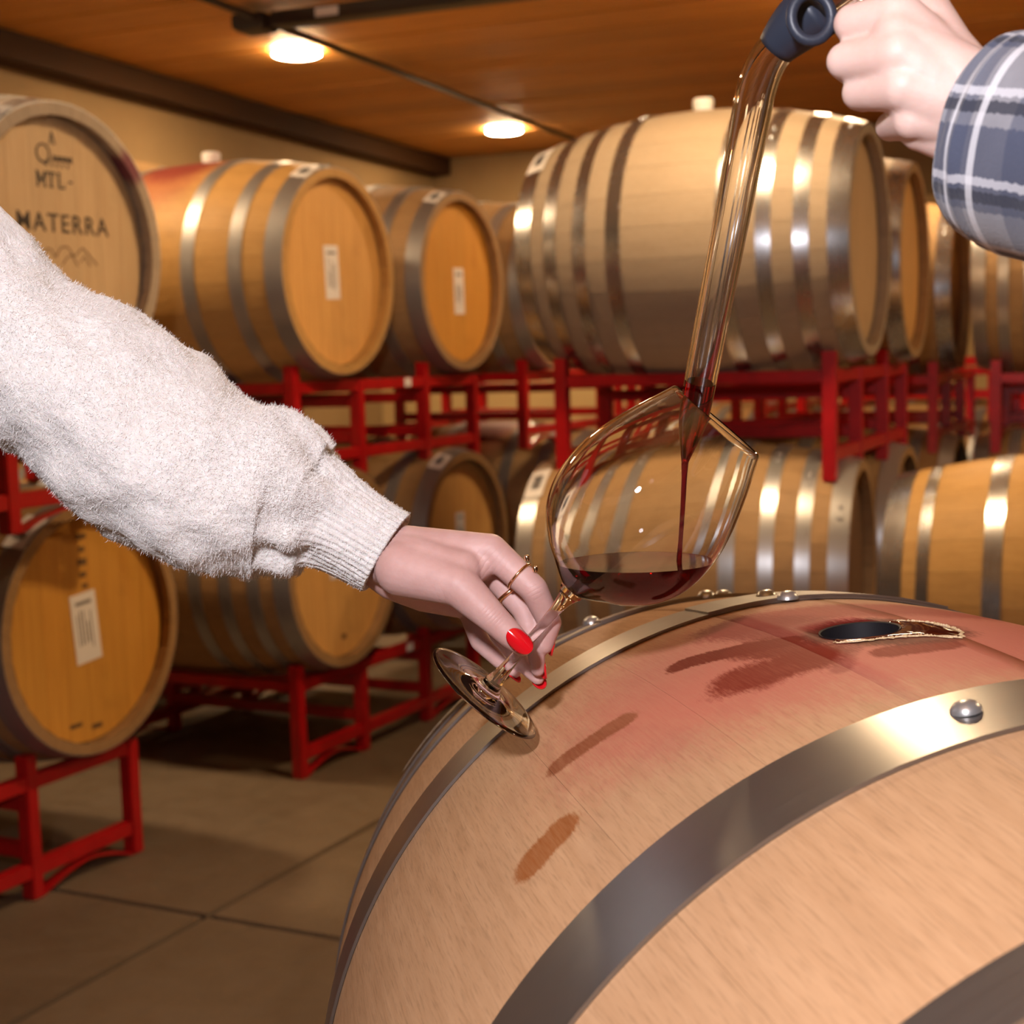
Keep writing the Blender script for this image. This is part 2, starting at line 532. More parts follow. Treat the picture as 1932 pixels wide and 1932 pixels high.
def hoop_data(L, rb, rh, s0, s1, segs, thick=0.0018):
    key = (L, rb, rh, s0, s1, segs)
    if key in _hoop_cache: return _hoop_cache[key]
    n = 3
    xs = [s0 + (s1 - s0) * i / n for i in range(n + 1)]
    prof = [(rprof(x, L, rb, rh) + 0.0006 + thick, x) for x in xs] + [(rprof(x, L, rb, rh) + 0.0004, x) for x in reversed(xs)]
    me = lathe_data(prof, segs, True)
    me.transform(Matrix.Rotation(PI / 2, 4, 'Y'))
    _hoop_cache[key] = me
    return me
_rivet = lathe_data([(0.0075, 0.0), (0.0072, 0.0018), (0.0055, 0.004), (0.003, 0.0052), (0.0, 0.0056)], 14)
_bung = lathe_data([(0.0, 0.032), (0.024, 0.032), (0.0275, 0.029), (0.0285, 0.02), (0.0265, 0.004), (0.025, -0.012), (0.0, -0.012)], 24)
def head_boards(r, nbd, th):
    key = (round(r, 4), nbd, th)
    if key in _board_cache: return _board_cache[key]
    out = []
    edges = [-r + 2 * r * i / nbd for i in range(nbd + 1)]
    for y0, y1 in zip(edges[:-1], edges[1:]):
        y0 += 0.0004; y1 -= 0.0004
        pts = []
        for k in range(5):
            y = y0 + (y1 - y0) * k / 4; pts.append((y, math.sqrt(max(r * r - y * y, 0))))
        for k in range(5):
            y = y1 + (y0 - y1) * k / 4; pts.append((y, -math.sqrt(max(r * r - y * y, 0))))
        verts = [(0, y, z) for y, z in pts] + [(-th, y, z) for y, z in pts]
        n = len(pts)
        faces = [tuple(reversed(range(n))), tuple(range(n, 2 * n))] + [(i, (i + 1) % n, n + (i + 1) % n, n + i) for i in range(n)]
        me = bpy.data.meshes.new('head_board')
        me.from_pydata(verts, [], faces); me.update()
        bm = bmesh.new(); bm.from_mesh(me)
        bmesh.ops.remove_doubles(bm, verts=bm.verts[:], dist=1e-5)
        bmesh.ops.recalc_face_normals(bm, faces=bm.faces[:]); bm.to_mesh(me); bm.free()
        out.append(me)
    _board_cache[key] = out
    return out
H8 = [(0.395, 0.445), (0.315, 0.352), (0.225, 0.262), (0.125, 0.165)]
H6 = [(0.393, 0.445), (0.285, 0.325), (0.135, 0.178)]
def barrel(center, az, label, L=0.89, rb=0.35, rh=0.295, tone='tan', hoops=H8, steel=None, head=None, bung=None, stains=(),
           sticker=None, paper=None, detail=1, front=False, tilt=0.0, seed=0, group='oak barrels lying on the red racks', nb_heads=8, mott=0.4, headrot=0.0):
    """a barrel whose axis points along its local X; root sits at the underside"""
    steel = steel or STEEL
    rt = empty('oak_barrel', Vector((center[0], center[1], center[2] - rb)), -az)
    tones = dict(tan=((0.44, 0.275, 0.13), (0.34, 0.20, 0.088)), pale=((0.42, 0.325, 0.228), (0.36, 0.27, 0.178)),
                 old=((0.42, 0.25, 0.105), (0.30, 0.165, 0.07)), gold=((0.58, 0.34, 0.115), (0.46, 0.25, 0.075)), front=((0.54, 0.325, 0.175), (0.44, 0.25, 0.125)))
    la, da = tones[tone]
    wood = stave_mat('oak_staves_%d' % seed, rt, rb, la, da, stains, front, mottling=mott)
    if detail == 0:
        prof = [(rprof(L / 2, L, rb, rh) - 0.026, -L / 2)] + [(rprof(-L / 2 + L * i / 10, L, rb, rh), -L / 2 + L * i / 10) for i in range(11)] + [(rprof(L / 2, L, rb, rh) - 0.026, L / 2)]
        me = lathe_data(prof, 40); me.transform(Matrix.Rotation(PI / 2, 4, 'Y'))
        link('body', me, wood, rt, (0, 0, rb))
    else:
        me = stave_data(L, rb, rh, 18 if front else 10, 6 if front else 3, 0.00006 if front else 0.00045)
        for k in range(NST):
            a = 2 * PI * k / NST + headrot
            link('stave', me, wood, rt, (0, 0, rb), (-a, 0, 0))
    hs = [(a * L / 0.89, b * L / 0.89) for a, b in hoops]
    for q, (s0, s1) in enumerate(hs):
        for sg in (1, -1):
            x0, x1 = (s0, s1) if sg > 0 else (-s1, -s0)
            me = hoop_data(L, rb, rh, x0, x1, 160 if front else 56)
            ho = link('hoop', me, steel, rt, (0, 0, rb))
            if detail and not front:
                rnd = random.Random(seed * 31 + q * 7 + sg)
                th0 = rnd.uniform(-1.2, 1.2)
                xm = (x0 + x1) / 2
                r = rprof(xm, L, rb, rh) + 0.0022
                slope = math.atan((rprof(x1, L, rb, rh) - rprof(x0, L, rb, rh)) / (x1 - x0))
                for dth in (0.0, 0.11):
                    th = th0 + dth
                    rv = link('rivet', _rivet, steel, ho, (xm, r * math.sin(th), r * math.cos(th)))
                    rv.rotation_euler = (-th, 0, 0)
    rin = rprof(L / 2, L, rb, rh) - 0.024
    hd = head or HEAD_TAN
    for sg in (1, -1):
        for me in head_boards(rin, nb_heads, 0.02):
            o = link('head_board', me, hd, rt, (sg * (L / 2 - 0.032), 0, rb), (headrot, 0, 0 if sg > 0 else PI))
    if bung is not None:
        th = bung
        link('bung', _bung, SILICONE, rt, (0, rb * math.sin(th), rb + rb * math.cos(th)), (-th, 0, 0))
    if sticker is not None:          # paper tag wrapped over the end hoop
        sx, th0, w, h = sticker      # sign of the end, angle, arc width, axial height
        end = L / 2 - 0.003
        n = 6
        verts, faces = [], []
        for i in range(n + 1):
            th = th0 + (w / rh) * (i / n - 0.5)
            for x in (end, end - h):
                r = rprof(x, L, rb, rh) + 0.0045
                verts.append((sx * x, r * math.sin(th), rb + r * math.cos(th)))
        for i in range(n): faces.append((2 * i, 2 * i + 1, 2 * i + 3, 2 * i + 2))
        st = mesh_obj('sticker', verts, faces, PAPER, rt, True)
        sol = bpy.data.meshes  # bars
        verts, faces = [], []
        nbar = 9
        for b in range(nbar):
            f0 = 0.24 + 0.52 * b / nbar; f1 = f0 + 0.52 / nbar * (0.75 if b % 3 else 0.45)
            q = len(verts)
            for f in (f0, f1):
                th = th0 + (w / rh) * (f - 0.5)
                for x in (end - h * 0.25, end - h * 0.75):
                    r = rprof(x, L, rb, rh) + 0.0052
                    verts.append((sx * x, r * math.sin(th), rb + r * math.cos(th)))
            faces.append((q, q + 1, q + 3, q + 2))
        mesh_obj('barcode', verts, faces, INK, st)
    if paper is not None:            # paper label on the head
        y, z, w, h, rl = paper
        pl = box('paper_label', (0.001, w, h), (L / 2 - 0.031, y, rb + z), PAPER, rt, (rl, 0, 0))
        rnd = random.Random(seed)
        box('print', (0.0006, w * 0.62, h * 0.05), (0.0008, 0, h * 0.36), INK_GREY, pl)
        for q in range(5):
            box('print', (0.0006, w * 0.035, h * rnd.uniform(0.3, 0.55)), (0.0008, w * (-0.3 + 0.13 * q), h * rnd.uniform(-0.15, 0.02)), INK if q % 2 else INK_GREY, pl)
    tag(rt, label, 'barrel', group)
    if tilt: rt.rotation_euler = (0, -tilt, -az)
    return rt
def row_pt(along, off_, z): return Vector((RD.x * along + RN.x * off_, RD.y * along + RN.y * off_, z))
ZU, ZL = ZC + 0.269, ZC - 0.596
WINE_STAIN = (0.30, 0.055, 0.045)
bung_stain = [(-0.02, -0.20, 0.02, 0.24, 0.14, 0.35, (0.34, 0.085, 0.05), 0.6, 0.25), (-0.02, -0.10, 0.02, 0.12, 0.13, 0.35, (0.22, 0.035, 0.03), 0.9, 0.3)]
HL = 0.445
def left_barrel(along, off_, z, **kw):
    p = row_pt(along, off_, z) - RN * HL
    return barrel(p, RAZ, **kw)
# upper left row
A = left_barrel(2.464, -2.254, ZU, label='upper barrel with burnt lettering and a mountain outline on its head', tone='pale', head=HEAD_PALE, steel=STEEL, seed=1,
                sticker=(1, -0.62, 0.10, 0.055), stains=[(0.42, 0.285, 0.46, 0.30, 0.045, 0.5, (0.16, 0.03, 0.05), 0.9, 0.3)], rb=0.345)
B = left_barrel(3.71, -2.373, ZU, label='upper barrel with red wine stained belly and white paper label on its head', tone='gold', head=HEAD_TAN, steel=STEEL_OLD, hoops=H6, seed=2,
                sticker=(1, -0.42, 0.085, 0.05), paper=(0.0, 0.0, 0.075, 0.155, 0.04), bung=0.0, stains=bung_stain, rb=0.345)
C = left_barrel(4.500, -2.39, ZU, label='upper barrel with amber head and white label, second from the lettered barrel', tone='tan', head=HEAD_OLD, steel=STEEL_OLD, hoops=H6, seed=3,
                sticker=(1, -0.45, 0.085, 0.05), paper=(0.02, -0.03, 0.07, 0.155, 0.02), bung=0.0, rb=0.345)
D = left_barrel(5.113 + 0.1, -2.373, ZU, label='upper barrel half hidden behind the pale barrel with white bung', tone='tan', head=HEAD_OLD, steel=STEEL, hoops=H6, seed=4, rb=0.345)
# lower left row
Eb = left_barrel(2.658, -2.415, ZL, label='lower barrel with barcode tag on its hoop, under the sweater sleeve at the left edge', tone='old', head=HEAD_OLD, steel=STEEL_OLD, seed=5,
                 sticker=(1, -0.62, 0.10, 0.055), paper=(0.0, 0.0, 0.085, 0.165, 0.09), rb=0.345)
Fb = left_barrel(3.72, -2.40, ZL, label='lower barrel with dark hoops seen below the sleeve cuff', tone='old', head=HEAD_TAN, steel=STEEL_OLD, seed=6, paper=(0.0, 0.02, 0.085, 0.11, 0.0), rb=0.345)
Gb = left_barrel(4.42, -2.36, ZL, label='lower barrel with small hoop tag directly above the ringed hand', tone='old', head=HEAD_TAN, steel=STEEL_OLD, hoops=H6, seed=7,
                 sticker=(1, -0.45, 0.085, 0.05), paper=(0.0, 0.03, 0.06, 0.12, 0.0), rb=0.345)
Hb = left_barrel(5.60, -2.37, ZL, label='lower barrel with red stained belly between the hand and the glass', tone='tan', head=HEAD_TAN, steel=STEEL_OLD, hoops=H6, seed=8, stains=bung_stain, rb=0.345)
# second row behind the left row, seen only in the gaps
for q, (al, zz, nm) in enumerate([(3.71, ZU, 'upper'), (4.50, ZU, 'upper'), (3.72, ZL, 'lower'), (4.46, ZL, 'lower')]):
    lab = ['upper barrel in the second row behind the red stained barrel', 'upper barrel in the second row behind the amber headed barrel',
           'lower barrel in the second row behind the sleeve cuff', 'lower barrel in the second row behind the ringed hand'][q]
    p = row_pt(al, -2.40 - 0.97, zz) - RN * HL
    barrel(p, RAZ, lab, tone='old', head=HEAD_OLD, steel=STEEL_OLD, hoops=H6, seed=20 + q, detail=0, rb=0.345)
# right stack
JAZ = math.radians(24.0)
JD = Vector((math.sin(JAZ), math.cos(JAZ), 0)); JN = Vector((math.cos(JAZ), -math.sin(JAZ), 0))
JH = Vector((0.963, 3.969, 0))                        # right head of the pale barrel
def right_pt(t, s, z): return JH + JD * t + JN * s + Vector((0, 0, z))
ZJ = ZC + 0.287
J = barrel(right_pt(0, -HL, ZJ), JAZ, 'large pale new oak barrel with shiny hoops and a white bung on top', rb=0.372, rh=0.300, tone='pale', head=HEAD_PALE, steel=STEEL_NEW, hoops=H8,
           seed=9, sticker=(-1, -0.62, 0.11, 0.055), bung=-0.05, mott=0.12)
K = barrel(right_pt(0.735, -HL, ZU), JAZ, 'upper barrel just behind the pale barrel, its right head in shade', rb=0.355, tone='tan', head=HEAD_TAN, steel=STEEL_NEW, hoops=H8, seed=10)
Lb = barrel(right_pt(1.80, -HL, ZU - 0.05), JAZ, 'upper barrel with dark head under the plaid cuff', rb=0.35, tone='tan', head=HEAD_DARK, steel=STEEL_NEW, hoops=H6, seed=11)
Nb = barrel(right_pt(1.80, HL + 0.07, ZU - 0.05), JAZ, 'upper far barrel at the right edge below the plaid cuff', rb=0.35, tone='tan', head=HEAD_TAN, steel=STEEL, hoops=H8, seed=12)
IAZ = math.radians(20.5)
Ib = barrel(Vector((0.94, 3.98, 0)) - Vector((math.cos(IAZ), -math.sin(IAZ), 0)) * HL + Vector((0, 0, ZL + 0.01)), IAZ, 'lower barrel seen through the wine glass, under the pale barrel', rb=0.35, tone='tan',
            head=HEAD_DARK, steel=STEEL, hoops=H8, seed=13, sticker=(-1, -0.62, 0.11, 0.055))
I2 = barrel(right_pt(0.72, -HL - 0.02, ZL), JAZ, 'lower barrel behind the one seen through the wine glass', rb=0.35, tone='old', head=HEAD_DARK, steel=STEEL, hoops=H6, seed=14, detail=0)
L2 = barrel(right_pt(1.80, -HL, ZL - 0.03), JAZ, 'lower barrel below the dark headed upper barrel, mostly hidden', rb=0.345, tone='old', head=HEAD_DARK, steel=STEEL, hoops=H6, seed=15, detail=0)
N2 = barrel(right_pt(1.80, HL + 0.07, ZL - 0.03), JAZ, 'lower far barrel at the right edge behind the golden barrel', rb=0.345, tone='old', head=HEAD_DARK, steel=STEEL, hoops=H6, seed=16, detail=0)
OAZ = math.radians(24.0)
ON = Vector((math.cos(OAZ), -math.sin(OAZ), 0))
Ob = barrel(Vector((0.935, 3.58, ZL)) + ON * HL, OAZ, 'lower golden barrel with shiny hoops at the right edge', rb=0.352, tone='gold', head=HEAD_TAN, steel=STEEL_NEW, hoops=[(0.395, 0.445), (0.335, 0.362), (0.178, 0.218)], seed=17)

# low stacks by the back wall, seen only through the gaps below the upper racks
far_names = ['left', 'middle', 'right']
FAR = [(7.45, -2.45), (7.45, -1.40), (7.45, -0.38)]
for q, (al, of) in enumerate(FAR):
    for e, dl in enumerate((-0.375, 0.375)):
        barrel(row_pt(al + dl, of, ZL), RAZ, 'far lower barrel by the back wall, %s stack, %s of its pair' % (far_names[q], ('nearer', 'farther')[e]), tone='old', head=HEAD_OLD, steel=STEEL_OLD, hoops=H6, seed=50 + 2 * q + e, detail=0, rb=0.345)
# lettering on the head of barrel A
def text_mesh(txt, size, extrude=0.0004, bold=0.0, spacing=1.0):
    cu = bpy.data.curves.new('lettering', 'FONT')
    cu.body = txt; cu.size = size; cu.extrude = extrude; cu.align_x = 'CENTER'; cu.align_y = 'CENTER'; cu.offset = bold; cu.space_character = spacing
    o = bpy.data.objects.new('tmp', cu); col.objects.link(o)
    me = evaluated(o)
    bpy.data.objects.remove(o); bpy.data.curves.remove(cu)
    me.transform(Matrix(((0, 0, 1, 0), (1, 0, 0, 0), (0, 1, 0, 0), (0, 0, 0, 1))))   # text x -> head y, text y -> z
    return me
def on_head(root, rb, L, y, z, me, mat, name='lettering', rot=0.0):
    return link(name, me, mat, root, (L / 2 - 0.0312, y, rb + z), (rot, 0, 0))
def slab_text(root, rb, y, z, letters, h, mat):
    """slab serif capitals made of bars"""
    w = h * 0.78
    shapes = {'M': [((-.42, 0), (.16, 1)), ((.42, 0), (.16, 1)), ('d', (-.42, .5), (0, -.25), .2), ('d', (.42, .5), (0, -.25), .2), ((-.42, -.46), (.34, .09)), ((.42, -.46), (.34, .09)), ((-.46, .46), (.3, .09)), ((.46, .46), (.3, .09))],
              'T': [((0, 0), (.2, 1)), ((0, .45), (.92, .11)), ((-.42, .34), (.1, .3)), ((.42, .34), (.1, .3)), ((0, -.46), (.44, .09))],
              'L': [((-.2, 0), (.2, 1)), ((.08, -.45), (.78, .11)), ((.42, -.33), (.1, .3)), ((-.2, .46), (.44, .09))],
              '-': [((0, -.02), (.5, .13))],
              'A': [('d', (0, .5), (-.36, -.46), .1), ('d', (0, .5), (.36, -.46), .2), ((0, -.12), (.42, .08)), ((-.36, -.46), (.32, .09)), ((.36, -.46), (.36, .09))]}
    n = len(letters)
    verts, faces = [], []
    def quad(pts):
        q = len(verts)
        for (a, b) in pts: verts.append((0.0004, a, b))
        faces.append((q, q + 1, q + 2, q + 3))
    for i, ch in enumerate(letters):
        cx = (i - (n - 1) / 2) * w * 1.12
        for sh in shapes[ch]:
            if sh[0] == 'd':
                _, (x0, y0), (x1, y1), t = sh
                quad([(cx + (x0 - t / 2) * w, y0 * h), (cx + (x0 + t / 2) * w, y0 * h), (cx + (x1 + t / 2) * w, y1 * h), (cx + (x1 - t / 2) * w, y1 * h)])
            else:
                (x0, y0), (ww, hh) = sh
                quad([(cx + (x0 - ww / 2) * w, (y0 - hh / 2) * h), (cx + (x0 + ww / 2) * w, (y0 - hh / 2) * h), (cx + (x0 + ww / 2) * w, (y0 + hh / 2) * h), (cx + (x0 - ww / 2) * w, (y0 + hh / 2) * h)])
    return mesh_obj('lettering', verts, faces, mat, root, loc=(0.89 / 2 - 0.0312, y, rb + z))
slab_text(A, 0.345, 0.0, 0.226, 'A', 0.026, INK)
slab_text(A, 0.345, 0.006, 0.138, 'MTL-', 0.033, INK)
on_head(A, 0.345, 0.89, 0.022, 0.046, text_mesh('MATERRA', 0.056, bold=0.0003, spacing=1.18), BRAND_BROWN, rot=0.0)
# ring emblem with fine lettering marks beside it
ring = lathe_data([(0.0165, 0.0), (0.0165, 0.0006), (0.0205, 0.0006), (0.0205, 0.0)], 30, True); ring.transform(Matrix.Rotation(PI / 2, 4, 'Y'))
on_head(A, 0.345, 0.89, -0.028, 0.192, ring, BRAND_BROWN, 'emblem')
mesh_obj('emblem', [(0.0005, -0.03, -0.028), (0.0005, -0.022, -0.03), (0.0005, -0.005, -0.018), (0.0005, -0.012, -0.016)], [(0, 1, 2, 3)], BRAND_BROWN, A, loc=(0.89 / 2 - 0.0312, 0.0, 0.345 + 0.198))
for q in range(7):
    box('print', (0.0005, 0.006, 0.010 if q % 2 else 0.013), (0.89 / 2 - 0.031, 0.004 + q * 0.0085, 0.345 + 0.184), BRAND_BROWN, A)
for q in range(5):
    box('print', (0.0005, 0.0045, 0.008), (0.89 / 2 - 0.031, -0.02 + q * 0.016, 0.345 + 0.170), BRAND_BROWN, A)
def polyline(root, pts, w, mat, loc):
    verts, faces = [], []
    for (a, b) in zip(pts[:-1], pts[1:]):
        d = Vector((b[0] - a[0], b[1] - a[1])).normalized(); nx, ny = -d.y * w / 2, d.x * w / 2
        q = len(verts)
        for (p, sg) in ((a, -1), (b, -1), (b, 1), (a, 1)): verts.append((0.0004, p[0] + sg * nx, p[1] + sg * ny))
        faces.append((q, q + 1, q + 2, q + 3))
    return mesh_obj('mountain_outline', verts, faces, mat, root, loc=loc)
hx = 0.89 / 2 - 0.0312
polyline(A, [(-0.03, -0.02), (-0.012, 0.006), (0.0, 0.004), (0.012, -0.012), (0.03, 0.01), (0.05, 0.012), (0.068, -0.008), (0.095, 0.012), (0.105, 0.006), (0.14, -0.024)], 0.0026, BRAND_FADED, (hx, -0.02, 0.345 - 0.012))
polyline(A, [(0.03, -0.028), (0.045, -0.012), (0.062, -0.004), (0.078, -0.028)], 0.0024, BRAND_FADED, (hx, -0.02, 0.345 - 0.012))
polyline(A, [(0.086, -0.02), (0.10, -0.006), (0.118, -0.026)], 0.0024, BRAND_FADED, (hx, -0.02, 0.345 - 0.012))
# faint cooper's marks on two lower heads
def smudges(root, rb, spots):
    for (y, z, w, h) in spots:
        box('brand_mark', (0.0005, w, h), (hx, y, rb + z), BRAND_FADED, root)
smudges(Eb, 0.345, [(0.0, 0.155, 0.03, 0.016), (0.0, 0.185, 0.02, 0.012), (0.0, 0.125, 0.022, 0.012), (0.005, 0.098, 0.02, 0.01), (0.0, 0.215, 0.034, 0.012), (0.02, -0.24, 0.034, 0.012), (-0.05, -0.225, 0.04, 0.010)])
smudges(Fb, 0.345, [(0.02, -0.215, 0.022, 0.014)])

# ------------------------------------------------------------------ racks
PT = 0.036
PY = [-0.548, -0.203, 0.203, 0.548]
FRX = 0.37
def rack(center, az, base, label, leg=0.0, sticker=False, group='red steel racks for two barrels'):
    """two welded side frames joined by cross bars; local X = barrel axis; base = height of its feet"""
    rt = empty('barrel_rack', Vector((center[0], center[1], base)), -az)
    H = leg
    topr, botr = 0.272 + H, 0.068 + H          # rail centre heights
    for sx in (1, -1):
        for i, y in enumerate(PY):
            top = 0.336 + H if i in (0, 2) else 0.290 + H
            box('post', (PT, PT, top), (sx * FRX, y, top / 2), RED, rt, bevel=0.003)
        for z in (topr, botr):
            box('rail', (PT * 0.9, PY[3] - PY[0] - PT, PT * 0.95), (sx * FRX - sx * 0.001, 0, z), RED, rt, bevel=0.003)
        for (y0, y1) in ((PY[0], PY[1]), (PY[2], PY[3])):       # arched foot strap that fits over a barrel
            ym = (y0 + y1) / 2
            pts = spline([(sx * FRX, y0 + 0.02, 0.006), (sx * FRX, y0 + 0.09, 0.03), (sx * FRX, ym, 0.044), (sx * FRX, y1 - 0.09, 0.03), (sx * FRX, y1 - 0.02, 0.006)], 3)
            verts, faces = [], []
            for p in pts:
                for dx in (-0.014, 0.014):
                    for dz in (0.0, 0.006): verts.append((p[0] + dx, p[1], p[2] - 0.006 + dz))
            for k in range(len(pts) - 1):
                a, b = 4 * k, 4 * k + 4
                faces += [(a, a + 2, b + 2, b), (a + 1, b + 1, b + 3, a + 3), (a, b, b + 1, a + 1), (a + 2, a + 3, b + 3, b + 2)]
            mesh_obj('foot_strap', verts, faces, RED, rt)
    ln = 2 * FRX - PT
    for y in (PY[0], PY[3]): box('cross_bar', (ln, PT * 0.9, PT * 0.9), (0, y, topr), RED, rt, bevel=0.003)
    for y in (PY[1], PY[2]):
        for z in (0.222 + H, 0.112 + H): box('cross_bar', (ln, PT * 0.9, PT * 0.9), (0, y, z), RED, rt, bevel=0.003)
    if sticker: box('sticker', (0.001, 0.04, 0.026), (FRX + PT * 0.46, 0.08, topr + 0.002), PAPER, rt)
    tag(rt, label, 'rack', group)
    return rt
def lrack(along, off_, base, label, **kw):
    return rack(row_pt(along, off_ - 0.075 - FRX, 0), RAZ, base, label, **kw)
UB = ZC - 0.334
lrack(2.09 + 0.03, -2.254, UB, 'upper red rack at the left edge partly hidden by the sleeve')
lrack(2.283, -2.415, 0.0, 'red floor rack at the left edge under the barcode barrel')
lrack(4.093, -2.373, UB, 'upper red rack with white tag under the two white labelled barrels', sticker=True)
lrack(4.093, -2.40, 0.0, 'red floor rack with white tag behind the foot of the glass', sticker=True)
lrack(5.60, -2.373, UB, 'upper red rack half hidden behind the tall red post')
lrack(5.975, -2.37, 0.0, 'red floor rack hidden behind the wine glass')
lrack(4.093, -2.40 - 0.97, UB, 'upper red rack in the dark second row behind the labelled barrels')
lrack(4.093, -2.40 - 0.97, 0.0, 'red floor rack in the dark second row behind the sleeve')
for q, (al, of) in enumerate(FAR):
    rack(row_pt(al, of, 0), RAZ, 0.0, 'far red floor rack by the back wall, %s stack' % far_names[q])
    rack(row_pt(al, of, 0), RAZ, UB, 'far empty red rack on the low barrels by the back wall, %s stack' % far_names[q])
def rrack(t, s, base, label, **kw):
    p = right_pt(t, s, 0)
    return rack(p, JAZ, base, label, **kw)
rrack(0.375, -HL, UB, 'upper red rack carrying the pale barrel with white bung')
rrack(0.36, -HL, 0.0, 'red floor rack below the barrel seen through the glass')
rrack(2.17, -HL, UB - 0.05, 'far upper red rack under the dark headed barrel')
rrack(2.17, HL + 0.07, UB - 0.05, 'far upper red rack at the right edge')
rrack(2.17, -HL, 0.0, 'far red floor rack below the dark headed barrel')
rrack(2.17, HL + 0.07, 0.0, 'far red floor rack at the right edge')
rack(Vector((0.935, 3.58, 0)) + ON * HL - JD * 0.375, OAZ, 0.0, 'red floor rack under the golden barrel at the right edge')

# ------------------------------------------------------------------ foreground barrel with the open bung hole
FC = Vector((0.232, 0.833, ZC - 0.507)); FAZ = 1.383; FTILT = 0.022
FL, FRB, FRH = 0.93, 0.35, 0.295
PINK = (0.47, 0.135, 0.095); DKRED = (0.15, 0.010, 0.004); BROWN = (0.30, 0.10, 0.035)
fg_stains = [
    (-0.02, -0.10, 0.03, 0.06, 0.115, 0.55, PINK, 0.75, 0.25),
    (0.03, -0.02, 0.06, 0.06, 0.09, 0.6, PINK, 0.8, 0.3),
    (0.02, -0.16, 0.03, -0.13, 0.05, 0.7, PINK, 0.4, 0.3),
    (-0.085, -0.06, -0.06, 0.05, 0.034, 0.4, (0.30, 0.05, 0.035), 0.85, 0.4),
    (-0.09, -0.075, -0.02, -0.05, 0.028, 0.35, (0.22, 0.035, 0.025), 0.85, 0.35),
    (-0.046, -0.126, -0.012, -0.074, 0.0115, 0.2, DKRED, 1.0, 0.32),
    (-0.02, -0.09, 0.03, -0.07, 0.018, 0.3, (0.17, 0.014, 0.007), 0.95, 0.4),
    (0.03, -0.112, 0.036, -0.080, 0.023, 0.3, (0.18, 0.015, 0.007), 0.95, 0.42),
    (0.060, -0.042, 0.063, -0.014, 0.0115, 0.22, (0.20, 0.018, 0.010), 0.95, 0.3),
    (0.03, -0.05, 0.07, -0.075, 0.006, 0.5, (0.25, 0.06, 0.04), 0.6, 0.5),
    (-0.012, -0.222, -0.006, -0.182, 0.0105, 0.25, (0.22, 0.06, 0.02), 0.8, 0.3),
    (0.066, -0.266, 0.064, -0.247, 0.0135, 0.18, (0.27, 0.08, 0.016), 0.85, 0.25),
    (0.0, -0.03, 0.022, -0.014, 0.034, 0.2, (0.11, 0.012, 0.008), 0.95, 0.25),
]
fg = barrel(FC, FAZ, 'large wine stained oak barrel with open bung hole in the foreground', L=FL, rb=FRB, rh=FRH, tone='front', head=HEAD_TAN, steel=STEEL_FRONT,
            hoops=[(0.405, 0.445), (0.325, 0.352), (0.143, 0.196)], seed=40, front=True, tilt=FTILT, stains=fg_stains, group='oak barrels lying on the red racks', mott=0.2, headrot=-0.094)
def fgp(s, arc, lift=0.0):
    r = rprof(s, FL, FRB, FRH) + lift; th = arc / FRB
    return Vector((s, r * math.sin(th), FRB + r * math.cos(th)))
# cut the bung hole through its stave
TH_B = -0.094
bst = [c for c in fg.children if c.name.startswith('stave') and abs(c.rotation_euler[0] - 0.094) < 0.01][0]
cutm = lathe_data([(0.0, -0.05), (0.0228, -0.05), (0.0228, 0.05), (0.0, 0.05)], 40)
cut = link('tmp_cut', cutm, None, fg, (0, FRB * math.sin(TH_B), FRB + FRB * math.cos(TH_B)), (-TH_B, 0, 0))
bm = bmesh.new(); bm.from_mesh(bst.data); bmesh.ops.remove_doubles(bm, verts=bm.verts[:], dist=1e-6); bmesh.ops.recalc_face_normals(bm, faces=bm.faces[:])
me = bpy.data.meshes.new('stave_with_bung_hole'); bm.to_mesh(me); bm.free(); me.materials.append(bst.data.materials[0]); bst.data = me
bst.name = 'bung_stave'
md = bst.modifiers.new('hole', 'BOOLEAN'); md.object = cut; md.operation = 'DIFFERENCE'; md.solver = 'EXACT'
bpy.context.view_layer.update()
new = evaluated(bst)
bst.modifiers.clear(); bst.data = new
bpy.data.objects.remove(cut)
DARKHOLE = plain('near_black_lining', (0.012, 0.010, 0.012), 0.5)  # near-black colour for the lining of the bung hole
hw = lathe_data([(0.0232, 0.001), (0.0232, -0.03), (0.0222, -0.03), (0.0222, 0.0005)], 40, True)
link('bung_hole_wall', hw, DARKHOLE, fg, (0, FRB * math.sin(TH_B), FRB + FRB * math.cos(TH_B) - 0.001), (-TH_B, 0, 0))
# rivets and lap ends of the front barrel's hoops
hoops_fg = [c for c in fg.children if c.name.startswith('hoop')]
def fg_rivet(s, arc, k=1.0):
    th = arc / FRB
    o = link('rivet', _rivet, STEEL, min(hoops_fg, key=lambda h: abs(sum(v.co.x for v in h.data.vertices) / len(h.data.vertices) - s)), Vector((0, 0, -FRB)) + fgp(s, arc, 0.0022), (-th, 0, 0))
    o.scale = (k, k, k)
for s, arc in [(0.176, -0.061), (-0.150, -0.018), (-0.180, -0.022), (-0.350, -0.06), (-0.362, 0.01), (-0.345, -0.012), (-0.43, -0.10), (-0.44, -0.03)]:
    fg_rivet(s, arc)
def lap(s0, s1, arc0, arc1, name='hoop_lap'):
    verts, faces = [], []
    n = 10
    for i in range(n + 1):
        a = arc0 + (arc1 - arc0) * i / n
        for s, lift in ((s0, 0.0038), (s1, 0.0038), (s1, 0.002), (s0, 0.002)):
            verts.append(fgp(s, a, lift))
    for i in range(n):
        for k in range(4):
            faces.append((4 * i + k, 4 * i + (k + 1) % 4, 4 * i + 4 + (k + 1) % 4, 4 * i + 4 + k))
    faces += [(3, 2, 1, 0), tuple(4 * n + k for k in range(4))]
    mesh_obj(name, verts, faces, STEEL_FRONT, fg)
